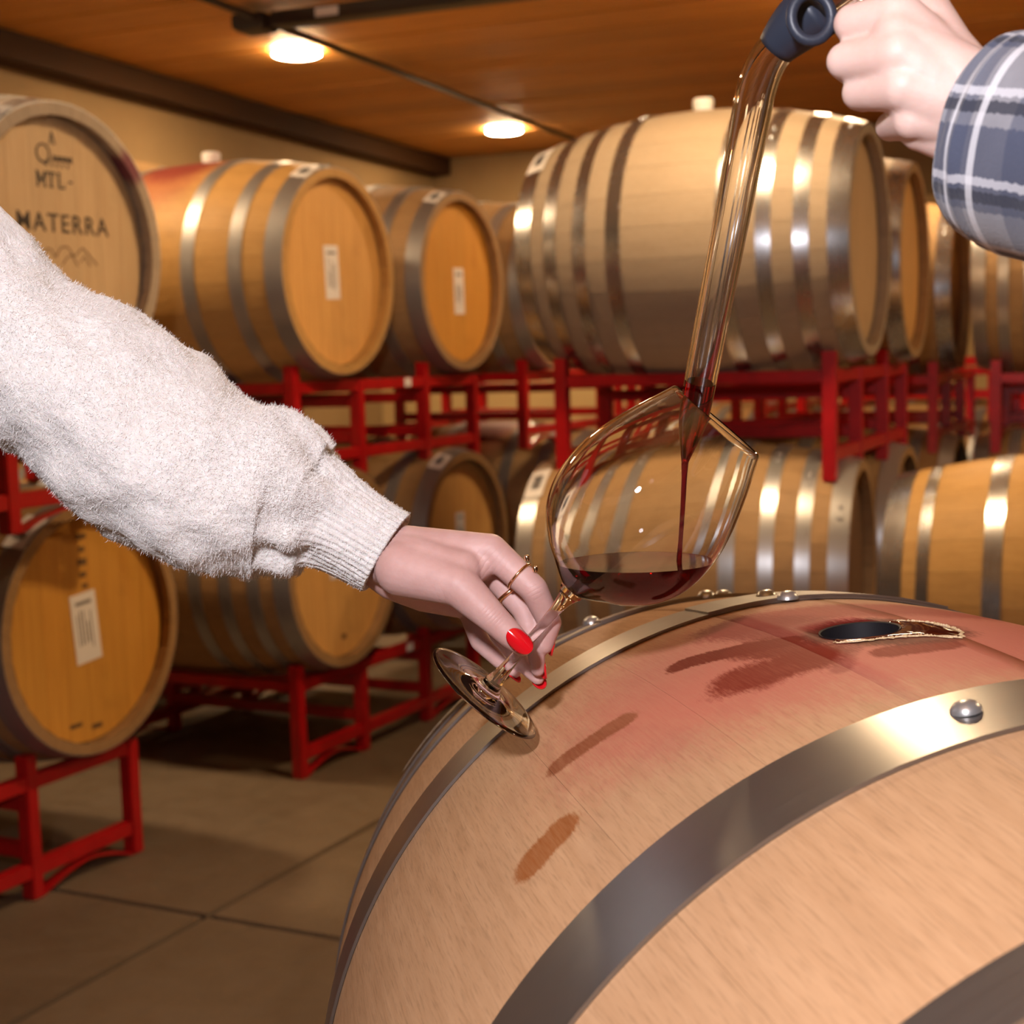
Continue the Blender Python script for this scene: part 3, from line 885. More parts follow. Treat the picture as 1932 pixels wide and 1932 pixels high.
k_ = FL / 0.89
lap(-0.196 * k_, -0.143 * k_, -0.075, 0.10)
lap(-0.352 * k_, -0.325 * k_, -0.11, 0.08)
# barcode tag on the far end hoop
verts, faces = [], []
for i in range(7):
    a = -0.335 + 0.10 * i / 6
    for s in (-0.462, -0.43): verts.append(fgp(s, a, 0.0045))
for i in range(6): faces.append((2 * i, 2 * i + 1, 2 * i + 3, 2 * i + 2))
st = mesh_obj('sticker', verts, faces, PAPER, fg, True)
verts, faces = [], []
for b in range(16):
    a = -0.325 + 0.08 * b / 16; w = 0.0032 if b % 3 else 0.0018
    q = len(verts)
    verts += [fgp(-0.457, a, 0.0052), fgp(-0.436, a, 0.0052), fgp(-0.436, a + w, 0.0052), fgp(-0.457, a + w, 0.0052)]
    faces.append((q, q + 1, q + 2, q + 3))
mesh_obj('barcode', verts, faces, INK, st)
# torn pale wood fibres and a wet pool of wine beside the hole
def wine_mat(name, colr, trans=0.0):
    m = NT(name); m.color(colr); m.rough(0.04); m.set(IOR=1.34, Transmission_Weight=trans, Specular_IOR_Level=0.6)
    return m.mat
POOL = wine_mat('wine_pool', (0.055, 0.004, 0.004))
rnd = random.Random(5)
outline = []
pool_pts = [(-0.012, -0.012), (-0.008, 0.002), (0.006, 0.012), (0.022, 0.013), (0.038, 0.010), (0.050, 0.004), (0.046, -0.004), (0.038, -0.014), (0.033, -0.030), (0.028, -0.046), (0.020, -0.056), (0.012, -0.05)]
ring_pts = spline(pool_pts + [pool_pts[0]], 5)[:-1]
ring_pts = [(p[0] + rnd.uniform(-0.0012, 0.0012), p[1] + rnd.uniform(-0.0012, 0.0012)) for p in ring_pts]
hole_c = (0.0, TH_B * FRB)
def hole_pt(a): return (hole_c[0] + 0.0234 * math.cos(a), hole_c[1] + 0.0234 * math.sin(a))
# crescent between the hole's right edge and the outline
verts, faces = [], []
seq = [p for p in ring_pts if math.hypot(p[0] - hole_c[0], p[1] - hole_c[1]) > 0.0245]
seq.sort(key=lambda p: math.atan2(p[1] - hole_c[1], p[0] - hole_c[0]))
N_ = len(seq)
for p in seq:
    a = math.atan2(p[1] - hole_c[1], p[0] - hole_c[0])
    h = hole_pt(a)
    for k in range(5):
        f = k / 4
        q = (h[0] * (1 - f) + p[0] * f, h[1] * (1 - f) + p[1] * f)
        verts.append(fgp(q[0], q[1], 0.0008 if 0 < k < 4 else 0.0001))
for i in range(N_ - 1):
    for k in range(4):
        faces.append((5 * i + k, 5 * i + k + 1, 5 * i + 5 + k + 1, 5 * i + 5 + k))
pool = mesh_obj('spilled_wine', verts, faces, POOL, fg, True)
FIBRE = NT('torn_oak_edge'); FIBRE.color(FIBRE.ramp(FIBRE.noise(FIBRE.coords(), 900, 3, 0.7), [(0.3, (0.42, 0.24, 0.10)), (0.65, (0.80, 0.62, 0.36))])); FIBRE.rough(0.55); FIBRE = FIBRE.mat
fine_seq = []
for i in range(N_ - 1):
    for k in range(6):
        f_ = k / 6; fine_seq.append((seq[i][0] * (1 - f_) + seq[i + 1][0] * f_, seq[i][1] * (1 - f_) + seq[i + 1][1] * f_))
verts, faces = [], []
for i, (x, y) in enumerate(fine_seq):
    dx, dy = x - hole_c[0], y - hole_c[1]; dl = math.hypot(dx, dy); dx /= dl; dy /= dl
    nz = noise.noise(Vector((x * 900, y * 900, 1.0))); nz2 = noise.noise(Vector((x * 350, y * 350, 7.0)))
    taper = min(1.0, (dl - 0.0245) / 0.006 + 0.35) * min(1.0, max(0.03, (y + 0.046) / 0.008))
    wi = (0.0008 + 0.0009 * nz) * taper; wo_ = (0.0010 + 0.0016 * nz2 + 0.0007 * nz) * taper
    hgt = 0.0010 + 0.0008 * nz
    verts += [fgp(x - dx * wi, y - dy * wi, 0.0001), fgp(x, y, hgt), fgp(x + dx * max(wo_, 0.0003), y + dy * max(wo_, 0.0003), 0.0001)]
for i in range(len(fine_seq) - 1):
    a = 3 * i
    faces += [(a, a + 1, a + 4, a + 3), (a + 1, a + 2, a + 5, a + 4)]
mesh_obj('torn_edge', verts, faces, FIBRE, fg)
rack(Vector((FC.x, FC.y, 0)) + Vector((math.sin(FAZ), math.cos(FAZ), 0)) * 0.375, FAZ, 0.0, 'red floor rack beneath the foreground barrel, out of view', leg=FC.z - 0.314 - 0.292)

# ------------------------------------------------------------------ wine glass
def glass_mat(name, tint=(1, 1, 1), ior=1.47):
    m = NT(name); m.color(tint); m.rough(0.0); m.set(IOR=ior, Transmission_Weight=1.0)
    return m.mat
GLASS = glass_mat('clear_glass', ior=1.45)
gF = at(913, 1309, 0.886); gR = at(1352, 795, 0.850)
gax = (gR - gF).normalized(); gH = (gR - gF).length
px = gH / 677.0
groot = empty('wine_glass', gF)
groot.matrix_world = axis_matrix(gF, gax)
bowl_out = [(255, 10), (262, 20), (270, 34), (280, 50), (292, 68), (306, 90), (322, 109), (342, 129), (365, 145), (395, 158), (430, 165), (465, 166), (500, 163), (540, 154), (580, 141), (620, 126), (650, 113), (677, 102)]
bowl_out = [(p[1], p[0]) for p in spline(bowl_out, 3)]
TW = 4.2                                   # wall thickness in the same unit
inner = [(max(r - TW, 0.0), z) for r, z in bowl_out if z >= 285]
inner = [(0.0, 268), (24, 271), (44, 279)] + inner
prof = bowl_out + [(bowl_out[-1][0] - TW * 0.5, 679)] + list(reversed(inner))
# one continuous blown surface, divided into foot, stem and bowl where their outlines meet
foot_p = [(0, 0.6), (60, 0.3), (110, 0), (121, 0.3), (125, 1.4), (126, 2.6), (124.5, 4.0), (112, 5.2), (84, 6.6), (56, 9.0), (36, 13), (25, 19), (19, 27)]
stem_p = [(19, 27), (15.5, 40), (12.2, 64), (9.9, 110), (9.4, 160), (10.2, 200), (12.5, 226), (15.5, 240), (19, 250), (24, 258)]
bowl_p = [(24, 258)] + [q for q in bowl_out if q[1] > 263] + [(bowl_out[-1][0] - TW * 0.5, 679)] + list(reversed(inner))
for nm_, pf in (('foot', foot_p), ('stem', stem_p), ('bowl', bowl_p)):
    sm = [(p[0], p[1]) for p in spline(pf, 4)] if nm_ != 'bowl' else pf
    gm = lathe_data([(max(r, 0) * px, z * px) for r, z in sm], 80)
    if nm_ == 'stem' and sum(p.normal.x * p.center.x + p.normal.y * p.center.y for p in gm.polygons) < 0:
        gm.flip_normals()
    link(nm_, gm, GLASS, groot)
tag(groot, 'tilted wine glass with red wine held by its stem over the barrel', 'wine glass')
# wine in the glass: inside of the bowl cut by a level plane
WINE = NT('red_wine'); WINE.color((0.45, 0.02, 0.03)); WINE.rough(0.0); WINE.set(IOR=1.34, Transmission_Weight=1.0)
va = WINE.n('VolumeAbsorption'); va.inputs['Color'].default_value = (0.80, 0.02, 0.03, 1); va.inputs['Density'].default_value = 170
WINE.l(va.outputs[0], WINE.t.nodes['Material Output'].inputs['Volume'])
WINE = WINE.mat
win = [(max(r - 0.0, 0.0), z) for r, z in inner]
win = [(0.0, 266.5)] + [(r + 0.9, z - 0.4) for r, z in win[1:]]
wm = lathe_data([(r * px, z * px) for r, z in win] + [(0.0, win[-1][1] * px)], 72)
wm.transform(groot.matrix_world)
level = at(1205, 1058, 0.868)
bm = bmesh.new(); bm.from_mesh(wm)
res = bmesh.ops.bisect_plane(bm, geom=bm.verts[:] + bm.edges[:] + bm.faces[:], plane_co=level, plane_no=(0, 0, 1), clear_outer=True)
cutedges = [e for e in res['geom_cut'] if isinstance(e, bmesh.types.BMEdge)]
bmesh.ops.remove_doubles(bm, verts=bm.verts[:], dist=1e-6)
bmesh.ops.holes_fill(bm, edges=[e for e in bm.edges if len(e.link_faces) == 1], sides=0)
bmesh.ops.recalc_face_normals(bm, faces=bm.faces[:])
for e in bm.edges:
    if len(e.link_faces) == 2 and e.calc_face_angle(0) > 0.6: e.smooth = False
wbase = level.copy()
wme = bpy.data.meshes.new('red_wine'); bm.transform(Matrix.Translation(-wbase)); bm.to_mesh(wme); bm.free()
wo = link('red_wine', wme, WINE, None, wbase)
tag(wo, 'dark red wine pooled in the tilted glass', 'wine')

# ------------------------------------------------------------------ wine thief, its wine and the falling stream
path = [(1292, 872, 0.858, 7), (1296, 850, 0.856, 13), (1303, 815, 0.853, 23), (1311, 775, 0.848, 29), (1325, 700, 0.838, 31), (1352, 560, 0.818, 32.5), (1385, 390, 0.792, 34.5), (1412, 245, 0.770, 37), (1428, 165, 0.757, 38), (1450, 112, 0.748, 37), (1490, 62, 0.738, 36), (1540, 18, 0.728, 35), (1610, -30, 0.715, 33), (1720, -85, 0.70, 31), (1800, -120, 0.69, 30)]
sp = spline(path, 5)
def tube_from(sp, k_r, name, mat, parent, wall=None, segs=32):
    pts = [at(p[0], p[1], p[2]) for p in sp]
    rad = [p[3] * k_r * p[2] / FPX for p in sp]
    if wall is None:
        v, f = tube_mesh(pts, rad, segs)
    else:
        v, f = tube_mesh(pts, rad, segs, cap=False)
        v2, f2 = tube_mesh(pts, [max(r - wall, r * 0.35) for r in rad], segs, cap=False)
        nv = len(v); n = len(pts)
        f += [tuple(nv + i for i in reversed(q)) for q in f2]
        v += v2
        for k in range(segs):
            k2 = (k + 1) % segs
            f.append((k2, k, nv + k, nv + k2))
            b = (n - 1) * segs
            f.append((b + k, b + k2, nv + b + k2, nv + b + k))
    o = mesh_obj(name, v, f, mat, parent, True)
    bm = bmesh.new(); bm.from_mesh(o.data); bmesh.ops.recalc_face_normals(bm, faces=bm.faces[:])
    for e in bm.edges:
        if len(e.link_faces) == 2 and e.calc_face_angle(0) > 0.7: e.smooth = False
    bm.to_mesh(o.data); bm.free()
    return o
thief = empty('wine_thief', (0, 0, 0))
tube_from(sp, 1.0, 'tube', GLASS, thief, wall=0.0016)
RUBBER = plain('navy_rubber', (0.022, 0.028, 0.045), 0.45)
# rubber collar with a finger loop near the bend
cs = [p for p in sp if 1462 < p[0] < 1560]
cpts = [at(p[0], p[1], p[2]) for p in cs]
n = len(cpts)
crad = [(37.5 + 20 * math.sin(PI * min(1, i / (n - 1)) * 0.5)) * p[2] / FPX for i, p in enumerate(cs)]
v, f = tube_mesh(cpts, crad, 28)
mesh_obj('rubber_collar', v, f, RUBBER, thief, True)
lc = at(1528, 38, 0.712)
lp = []
for k in range(25):
    a = 2 * PI * k / 24
    lp.append(lc + (CR * math.cos(a) * 38 - CD * math.sin(a) * 44) * (0.712 / FPX) + CF * (-0.004))
v, f = tube_mesh(lp, [0.0028] * 25, 10, cap=False)
mesh_obj('finger_loop', v, f, RUBBER, thief, True)
tag(thief, 'bent clear glass wine thief pouring into the glass', 'wine thief')
wsp = [p for p in sp if p[1] > 716]
ow = tube_from(wsp, 0.90, 'wine_column', WINE, None)
tag(ow, 'column of red wine in the lower end of the glass thief', 'wine')
spts = [at(1292, 873, 0.858), at(1291, 900, 0.859), at(1288, 960, 0.861), at(1284, 1020, 0.863), at(1281, 1066, 0.865)]
v, f = tube_mesh(spts, [0.0021, 0.0016, 0.0014, 0.0013, 0.0017], 14)
STREAM = wine_mat('wine_stream', (0.22, 0.012, 0.015), 0.6)
so = mesh_obj('wine_stream', v, f, STREAM, None, True)
tag(so, 'thin stream of red wine falling from the thief', 'wine stream')

# ------------------------------------------------------------------ people
def skin_mat(name, a, b, creases=()):
    m = NT(name)
    v = m.coords()
    n1 = m.noise(v, 45, 4, 0.6); n2 = m.noise(v, 420, 3, 0.6)
    m.color(m.ramp(n1, [(0.3, a), (0.72, b)]))
    m.rough(0.52)
    m.set(Subsurface_Weight=0.25, Subsurface_Scale=0.004)
    m.b.inputs['Subsurface Radius'].default_value = (1.0, 0.35, 0.2)
    hgt = m.math('ADD', m.math('MULTIPLY', n2, 0.5), n1)
    geo = m.n('NewGeometry')
    for (c_, d_, rad, freq, amp) in creases:
        sub = m.n('VectorMath', operation='SUBTRACT'); m.l(geo.outputs['Position'], sub.inputs[0]); sub.inputs[1].default_value = c_
        ln = m.n('VectorMath', operation='LENGTH'); m.l(sub.outputs[0], ln.inputs[0])
        dt = m.n('VectorMath', operation='DOT_PRODUCT'); m.l(sub.outputs[0], dt.inputs[0]); dt.inputs[1].default_value = d_
        wv_ = m.math('ADD', m.math('MULTIPLY', dt.outputs['Value'], freq), m.math('MULTIPLY', n1, 5.0))
        sn = m.math('POWER', m.math('ABSOLUTE', m.math('SINE', wv_)), 0.35)
        mk = m.math('SUBTRACT', 1.0, m.math('DIVIDE', ln.outputs['Value'], rad), clamp=True)
        hgt = m.math('ADD', hgt, m.math('MULTIPLY', m.math('MULTIPLY', sn, mk), amp))
    m.bump(hgt, 0.16, 0.0018)
    return m.mat
SKIN_R = skin_mat('skin_fair', (0.66, 0.44, 0.37), (0.74, 0.53, 0.46))
NAIL = plain('red_nail_polish', (0.62, 0.006, 0.012), 0.12, 0.0, Coat_Weight=1.0, Coat_Roughness=0.03)
NAIL_BARE = plain('bare_nail', (0.74, 0.5, 0.43), 0.25)
GOLD = plain('rose_gold', (0.90, 0.60, 0.36), 0.18, 1.0)
def capsule(a, b, ra, rb_, segs=20, rings=7):
    """closed tapered capsule"""
    a, b = Vector(a), Vector(b)
    ax = (b - a); L = ax.length; ax.normalize()
    u = ax.orthogonal().normalized(); w = ax.cross(u)
    prof = [(0.0, -ra)]
    for i in range(1, rings + 1):
        t = -PI / 2 + PI / 2 * i / rings; prof.append((ra * math.cos(t), ra * math.sin(t)))
    for i in range(0, rings):
        t = PI / 2 * i / rings; prof.append((rb_ * math.cos(t), L + rb_ * math.sin(t)))
    prof.append((0.0, L + rb_))
    verts, faces, rr = [], [], []
    for r, z in prof:
        if r == 0.0: rr.append([len(verts)]); verts.append(a + ax * z)
        else:
            rr.append(list(range(len(verts), len(verts) + segs)))
            for k in range(segs):
                t = 2 * PI * k / segs; verts.append(a + ax * z + r * (math.cos(t) * u + math.sin(t) * w))
    for A_, B_ in zip(rr[:-1], rr[1:]):
        for k in range(segs):
            k2 = (k + 1) % segs
            if len(A_) == 1: faces.append((A_[0], B_[k2], B_[k]))
            elif len(B_) == 1: faces.append((A_[k], A_[k2], B_[0]))
            else: faces.append((A_[k], A_[k2], B_[k2], B_[k]))
    return verts, faces
def body_from(bones, name, mat, parent, voxel=0.0011, smooth=7):
    verts, faces = [], []
    for (a, b, ra, rb_) in bones:
        v, f = capsule(a, b, ra, rb_)
        q = len(verts); verts += v; faces += [tuple(q + i for i in t) for t in f]
    o = mesh_obj(name, verts, faces, mat, None, True)
    md = o.modifiers.new('r', 'REMESH'); md.mode = 'VOXEL'; md.voxel_size = voxel; md.use_smooth_shade = True
    ms = o.modifiers.new('s', 'SMOOTH'); ms.factor = 0.5; ms.iterations = smooth
    bpy.context.view_layer.update()
    me = evaluated(o)
    o.modifiers.clear(); o.data = me
    if len(me.materials) == 0: me.materials.append(mat)
    o.parent = parent
    return o
def hz(zx, zy, d, r=None):       # left hand joints, read off an enlarged view
    p = at(640 + 0.2588 * zx, 920 + 0.2588 * zy, d)
    return p if r is None else (p, r * 0.2588 * d / FPX)
def chain(pts):
    return [(pts[i][0], pts[i + 1][0], pts[i][1], pts[i + 1][1]) for i in range(len(pts) - 1)]
def dirz(x0, y0, x1, y1): return tuple((CR * (x1 - x0) + CD * (y1 - y0)).normalized())
SKIN_L = skin_mat('skin_warm', (0.51, 0.295, 0.26), (0.60, 0.375, 0.34), [
    (tuple(hz(1125, 925, .855)), dirz(0, 0, 1, 1.0), 0.0105, 1500, 1.6), (tuple(hz(1440, 770, .872)), dirz(0, 0, 0.6, 1.0), 0.008, 1300, 1.0),
    (tuple(hz(1110, 560, .88)), dirz(0, 0, 1, 0.7), 0.014, 900, 1.5), (tuple(hz(300, 680, .89)), dirz(0, 0, 1, 0.7), 0.013, 1000, 1.5), (tuple(hz(760, 800, .87)), dirz(0, 0, 1, -0.3), 0.010, 900, 1.0)])
p1 = empty('person', at(300, 800, 0.93))
wrist = hz(360, 490, .905, 232)
bones = []
bones += chain([hz(-700, -30, .93, 270), hz(-100, 270, .918, 250), wrist])
idx = [hz(1105, 455, .888, 122), hz(1420, 742, .881, 104), hz(1535, 985, .889, 88), hz(1500, 1150, .892, 66)]
mid = [hz(1090, 560, .905, 122), hz(1345, 900, .899, 84), hz(1430, 1150, .896, 74), hz(1448, 1325, .894, 56)]
rng = [hz(1020, 690, .925, 116), hz(1180, 1080, .917, 82), hz(1340, 1280, .908, 68), hz(1448, 1392, .902, 50)]
pnk = [hz(930, 810, .94, 100), hz(1030, 1120, .932, 78), hz(1180, 1270, .922, 60), hz(1285, 1345, .914, 46)]
thb = [hz(470, 590, .890, 215), hz(870, 712, .874, 158), hz(1120, 950, .8685, 116), hz(1250, 1075, .867, 100), hz(1335, 1150, .867, 82)]
for fch in (idx, mid, rng, pnk):
    bones += chain([wrist, fch[0]]) + chain(fch)
bones += chain(thb)
bones += chain([hz(190, 470, .915, 195), hz(400, 660, .917, 165), hz(620, 770, .925, 138), hz(860, 850, .935, 100)])
bones += chain([hz(340, 490, .904, 205), hz(560, 525, .892, 186), hz(900, 590, .881, 140)])
bones += chain([hz(370, 530, .901, 195), hz(540, 600, .889, 195)])
bones += chain([hz(600, 560, .895, 190), hz(1000, 560, .892, 135)])
bones += chain([hz(930, 620, .885, 120), hz(1100, 520, .888, 105)])      # web between thumb and index
hand1 = body_from(bones, 'hand_and_forearm', SKIN_L, p1, smooth=12)
hand1.matrix_parent_inverse = Matrix.Translation(-p1.location)
def child_world(o, parent):
    o.parent = parent; o.matrix_parent_inverse = Matrix.Translation(-parent.location)
    return o
def nail(center, along, normal, length, width, mat, parent, thick=0.0012):
    along = Vector(along).normalized(); normal = Vector(normal); normal = (normal - along * normal.dot(along)).normalized()
    side = along.cross(normal)
    verts, faces = [], []
    nu, nv = 26, 12
    for i in range(nu + 1):
        t = -math.cos(PI * i / nu)
        wd = width * math.sqrt(max(0.0, 1 - abs(t) ** 2.3)) + 0.0001
        for j in range(nv + 1):
            s = -1 + 2 * j / nv
            drop = (s * wd / 2) ** 2 / (width * 0.85) + 0.05 * length * t * t
            verts.append(Vector(center) + along * (t * length / 2) + side * (s * wd / 2) + normal * (thick - drop))
    for i in range(nu):
        for j in range(nv):
            q = i * (nv + 1) + j
            faces.append((q, q + 1, q + nv + 2, q + nv + 1))
    o = mesh_obj('fingernail', verts, faces, mat, None, True)
    md = o.modifiers.new('t', 'SOLIDIFY'); md.thickness = 0.0009; md.offset = -1
    bpy.context.view_layer.update()
    me = evaluated(o); o.modifiers.clear(); o.data = me
    if len(me.materials) == 0: me.materials.append(mat)
    return child_world(o, parent)
toward = -CF
td = (thb[4][0] - thb[2][0])
nail(hz(1316, 1120, .867 - 0.0088), td, toward + CR * 0.05 - CD * 0.10, 0.0178, 0.0120, NAIL, p1)
def tip_nail(f, nrm, k=1.0, ln=0.011, wd=0.009):
    d = (f[3][0] - f[2][0]).normalized(); nrm = Vector(nrm); nrm = (nrm - d * nrm.dot(d)).normalized()
    nail(f[3][0] + d * 0.001 + nrm * (f[3][1] * 0.93), d, nrm, ln * k, wd * k, NAIL, p1)
tip_nail(idx, CR * 1.0 + CD * 0.25 + CF * 0.5)
tip_nail(mid, CR * 1.0 + CD * 0.2 + CF * 0.4, 0.95)
tip_nail(rng, CR * 0.4 + CD * 0.7 + CF * 0.4, 0.9)
tip_nail(pnk, CD * 1.0 + CR * -0.1 + CF * 0.1, 0.8)
def ring_on(a, b, f, r, wire, tilt, parent, studs=0):
    a, b = Vector(a), Vector(b)
    c = a.lerp(b, f); ax = (b - a).normalized()
    M = axis_matrix(c, ax)
    pts = []
    for k in range(41):
        t = 2 * PI * k / 40; pts.append(M @ Vector((r * math.cos(t), r * math.sin(t), 0)))
    v, fc = tube_mesh(pts, [wire] * 41, 10, cap=False)
    o = child_world(mesh_obj('ring', v, fc, GOLD, None, True), parent)
    tag(o, 'thin rose gold finger ring')
    return o, M
ir = 0.5 * (idx[0][1] + idx[1][1])
o, M = ring_on(idx[0][0], idx[1][0], 0.66, (idx[0][1] * .34 + idx[1][1] * .66) * 1.03, 0.0009, 0, p1)
stud = lathe_data([(0.0, 0.0026), (0.0012, 0.0022), (0.0018, 0.001), (0.0014, -0.001), (0.0, -0.001)], 12)
for q in ((1368, 520, .878), (1428, 600, .878)):
    s_ = link('ring_stud', stud, GOLD, None, hz(*q)); child_world(s_, p1)
ring_on(mid[0][0], mid[1][0], 0.62, (mid[0][1] * .38 + mid[1][1] * .62) * 1.03, 0.0014, 0, p1)

# ---- fluffy sleeve: loft of oval sections, then knit relief and fibres
WOOL = NT('cream_wool')
wv = WOOL.coords()
wn = WOOL.noise(wv, 260, 4, 0.7); wn2 = WOOL.noise(wv, 60, 3, 0.6)
WOOL.color(WOOL.mix(WOOL.ramp(wn, [(0.35, 0.55), (0.65, 0.0)]), (0.78, 0.75, 0.72), (0.52, 0.47, 0.43)))
WOOL.rough(0.95); WOOL.set(Sheen_Weight=0.4, Subsurface_Weight=0.1, Subsurface_Scale=0.003)
WOOL.bump(WOOL.math('ADD', wn, WOOL.math('MULTIPLY', wn2, 0.6)), 0.55, 0.004)
WOOL = WOOL.mat
FIB = plain('wool_fibre', (0.80, 0.77, 0.74), 0.9)
# centre px, py, half width px, depth, depth ratio
sec = [(-760, -300, 230, 0.95, 1.0), (-640, 40, 225, 0.93, 1.0), (-420, 330, 205, 0.92, 1.0), (-180, 480, 182, 0.915, 1.0), (-2, 626, 164, 0.915, 1.0), (88, 695, 169, 0.915, 1.0), (219, 783, 184, 0.915, 1.0), (362, 889, 180, 0.912, 1.0), (470, 925, 168, 0.91, 1.0), (530, 940, 150, 0.91, 0.98), (578, 962, 122, 0.908, 0.95), (606, 972, 98, 0.907, 0.92), (640, 990, 90, 0.907, 0.9), (690, 1020, 85, 0.906, 0.88), (728, 1043, 83, 0.905, 0.86)]
ss = spline(sec, 14)
NS, NA = len(ss), 150
cp = [at(s[0], s[1], s[3]) for s in ss]
verts, faces, cuff_i = [], [], None
fold = random.Random(3)
for i, s in enumerate(ss):
    t = (cp[min(i + 1, NS - 1)] - cp[max(i - 1, 0)]).normalized()
    e2 = (CF - t * CF.dot(t)).normalized(); e1 = t.cross(e2).normalized()
    r1 = s[2] * s[3] / FPX; r2 = r1 * s[4]
    cuffness = min(1.0, max(0.0, (s[0] - 590) / 25.0))
    if cuff_i is None and s[0] > 604: cuff_i = i
    for k in range(NA):
        a = 2 * PI * k / NA
        dirv = e1 * math.cos(a) * r1 + e2 * math.sin(a) * r2
        p = cp[i] + dirv
        nd = dirv.normalized()
        big = noise.noise(p * 22.0) * 0.007 * (1 - cuffness) + noise.noise(p * 55.0 + Vector((5, 1, 2))) * 0.0035 * (1 - 0.8 * cuffness)
        # soft gathers before the cuff
        gather = 0.0045 * math.sin(a * 9 + 6 * noise.noise(p * 14)) * math.exp(-((s[0] - 575) / 55.0) ** 2)
        rib = cuffness * 0.0011 * math.sin(a * 46)
        fuzz = 0.0011 * noise.noise(p * 260.0) * (1 - 0.5 * cuffness)
        verts.append(p + nd * (big + gather + rib + fuzz))
for i in range(NS - 1):
    for k in range(NA):
        k2 = (k + 1) % NA
        faces.append((i * NA + k, i * NA + k2, (i + 1) * NA + k2, (i + 1) * NA + k))
# turn the cuff end inwards, close the far end
b = len(verts)
last = (NS - 1) * NA
for (f_, back) in ((0.965, 0.001), (0.93, -0.004), (0.9, -0.03)):
    t = (cp[-1] - cp[-2]).normalized()
    for k in range(NA):
        verts.append(cp[-1] + (verts[last + k] - cp[-1]) * f_ + t * back)
prev = last
for q in range(3):
    cur = b + q * NA
    for k in range(NA):
        k2 = (k + 1) % NA
        faces.append((prev + k, prev + k2, cur + k2, cur + k))
    prev = cur
faces.append(tuple(range(NA)))
nbody = (cuff_i) * NA
sl = child_world(mesh_obj('sweater_sleeve', verts, faces, WOOL, None, True), p1)
bm = bmesh.new(); bm.from_mesh(sl.data); bmesh.ops.recalc_face_normals(bm, faces=bm.faces[:]); bm.to_mesh(sl.data); bm.free()
# fibres
rf = np.random.default_rng(4)
fv, ff = [], []
nF = 70000
lo_i = next(i for i, s in enumerate(ss) if s[0] > -60)
for q in range(nF):
    i = int(rf.integers(lo_i, NS - 1)); k = int(rf.integers(0, NA))
    if i >= cuff_i and rf.random() < 0.55: continue
    p = verts[i * NA + k].lerp(verts[(i + 1) * NA + k], float(rf.random()))
    t = (verts[(i + 1) * NA + k] - verts[i * NA + k]).normalized()
    nd = (verts[i * NA + k] - cp[i]).normalized()
    side = t.cross(nd)
    ln = float(rf.uniform(0.0014, 0.0038)) * (0.5 if i >= cuff_i else 1.0)
    dv = (nd * float(rf.uniform(0.25, 0.9)) + t * float(rf.normal(0.1, 0.6)) + side * float(rf.normal(0, 0.6))).normalized()
    w = 0.00009
    s2 = dv.cross(nd)
    if s2.length < 1e-4: continue
    s2.normalize()
    d2 = (dv + Vector(rf.normal(0, 0.5, 3))).normalized()
    m1 = p + dv * ln * 0.55; tip = m1 + d2 * ln * 0.45
    c0 = len(fv)
    fv += [p - s2 * w, p + s2 * w, m1 + s2 * w, m1 - s2 * w, tip]
    ff += [(c0, c0 + 1, c0 + 2, c0 + 3), (c0 + 3, c0 + 2, c0 + 4)]
fz = child_world(mesh_obj('wool_fibres', fv, ff, FIB, None, False), p1); tag(fz, kind='stuff')
tag(p1, 'person reaching in from the left in a fluffy cream sweater, holding the glass stem', 'person')

# ---- pouring person on the right
def rz(zx, zy, d, r=None):
    p = at(1300 + 0.3271 * zx, 0.3271 * zy, d)
    return p if r is None else (p, r * 0.3271 * d / FPX)
p2 = empty('person', at(1900, 260, 0.70))
w2 = rz(1640, 640, .665, 265)
fi = [rz(1200, 110, .668, 158), rz(945, 135, .682, 112), rz(960, 190, .715, 92), rz(1060, 130, .735, 80)]
fm = [rz(1215, 315, .660, 150), rz(900, 352, .680, 108), rz(930, 400, .715, 90), rz(1040, 330, .735, 78)]
fr = [rz(1240, 505, .660, 140), rz(985, 535, .682, 104), rz(1010, 560, .715, 86), rz(1110, 480, .733, 74)]
fp = [rz(1290, 690, .665, 118), rz(1160, 730, .692, 86), rz(1170, 740, .718, 72), rz(1230, 640, .73, 64)]
ft = [rz(1450, 300, .672, 190), rz(1330, 10, .69, 140), rz(1180, -110, .712, 110), rz(1010, -90, .725, 88)]
bones = []
for fch in (fi, fm, fr, fp):
    bones += chain([w2, fch[0]]) + chain(fch)
bones += chain([w2] + ft)
bones += chain([w2, rz(1900, 760, .655, 275), rz(2700, 930, .60, 300), rz(4200, 1200, .52, 330)])
bones += chain([rz(1650, 790, .668, 215), rz(1330, 760, .672, 112)])
bones += chain([rz(1560, 480, .662, 220), rz(1200, 210, .664, 150)])
bones += chain([rz(1560, 560, .662, 220), rz(1230, 420, .662, 145)])
child_world(body_from(bones, 'hand_and_forearm', SKIN_R, p2, voxel=0.0013, smooth=6), p2)
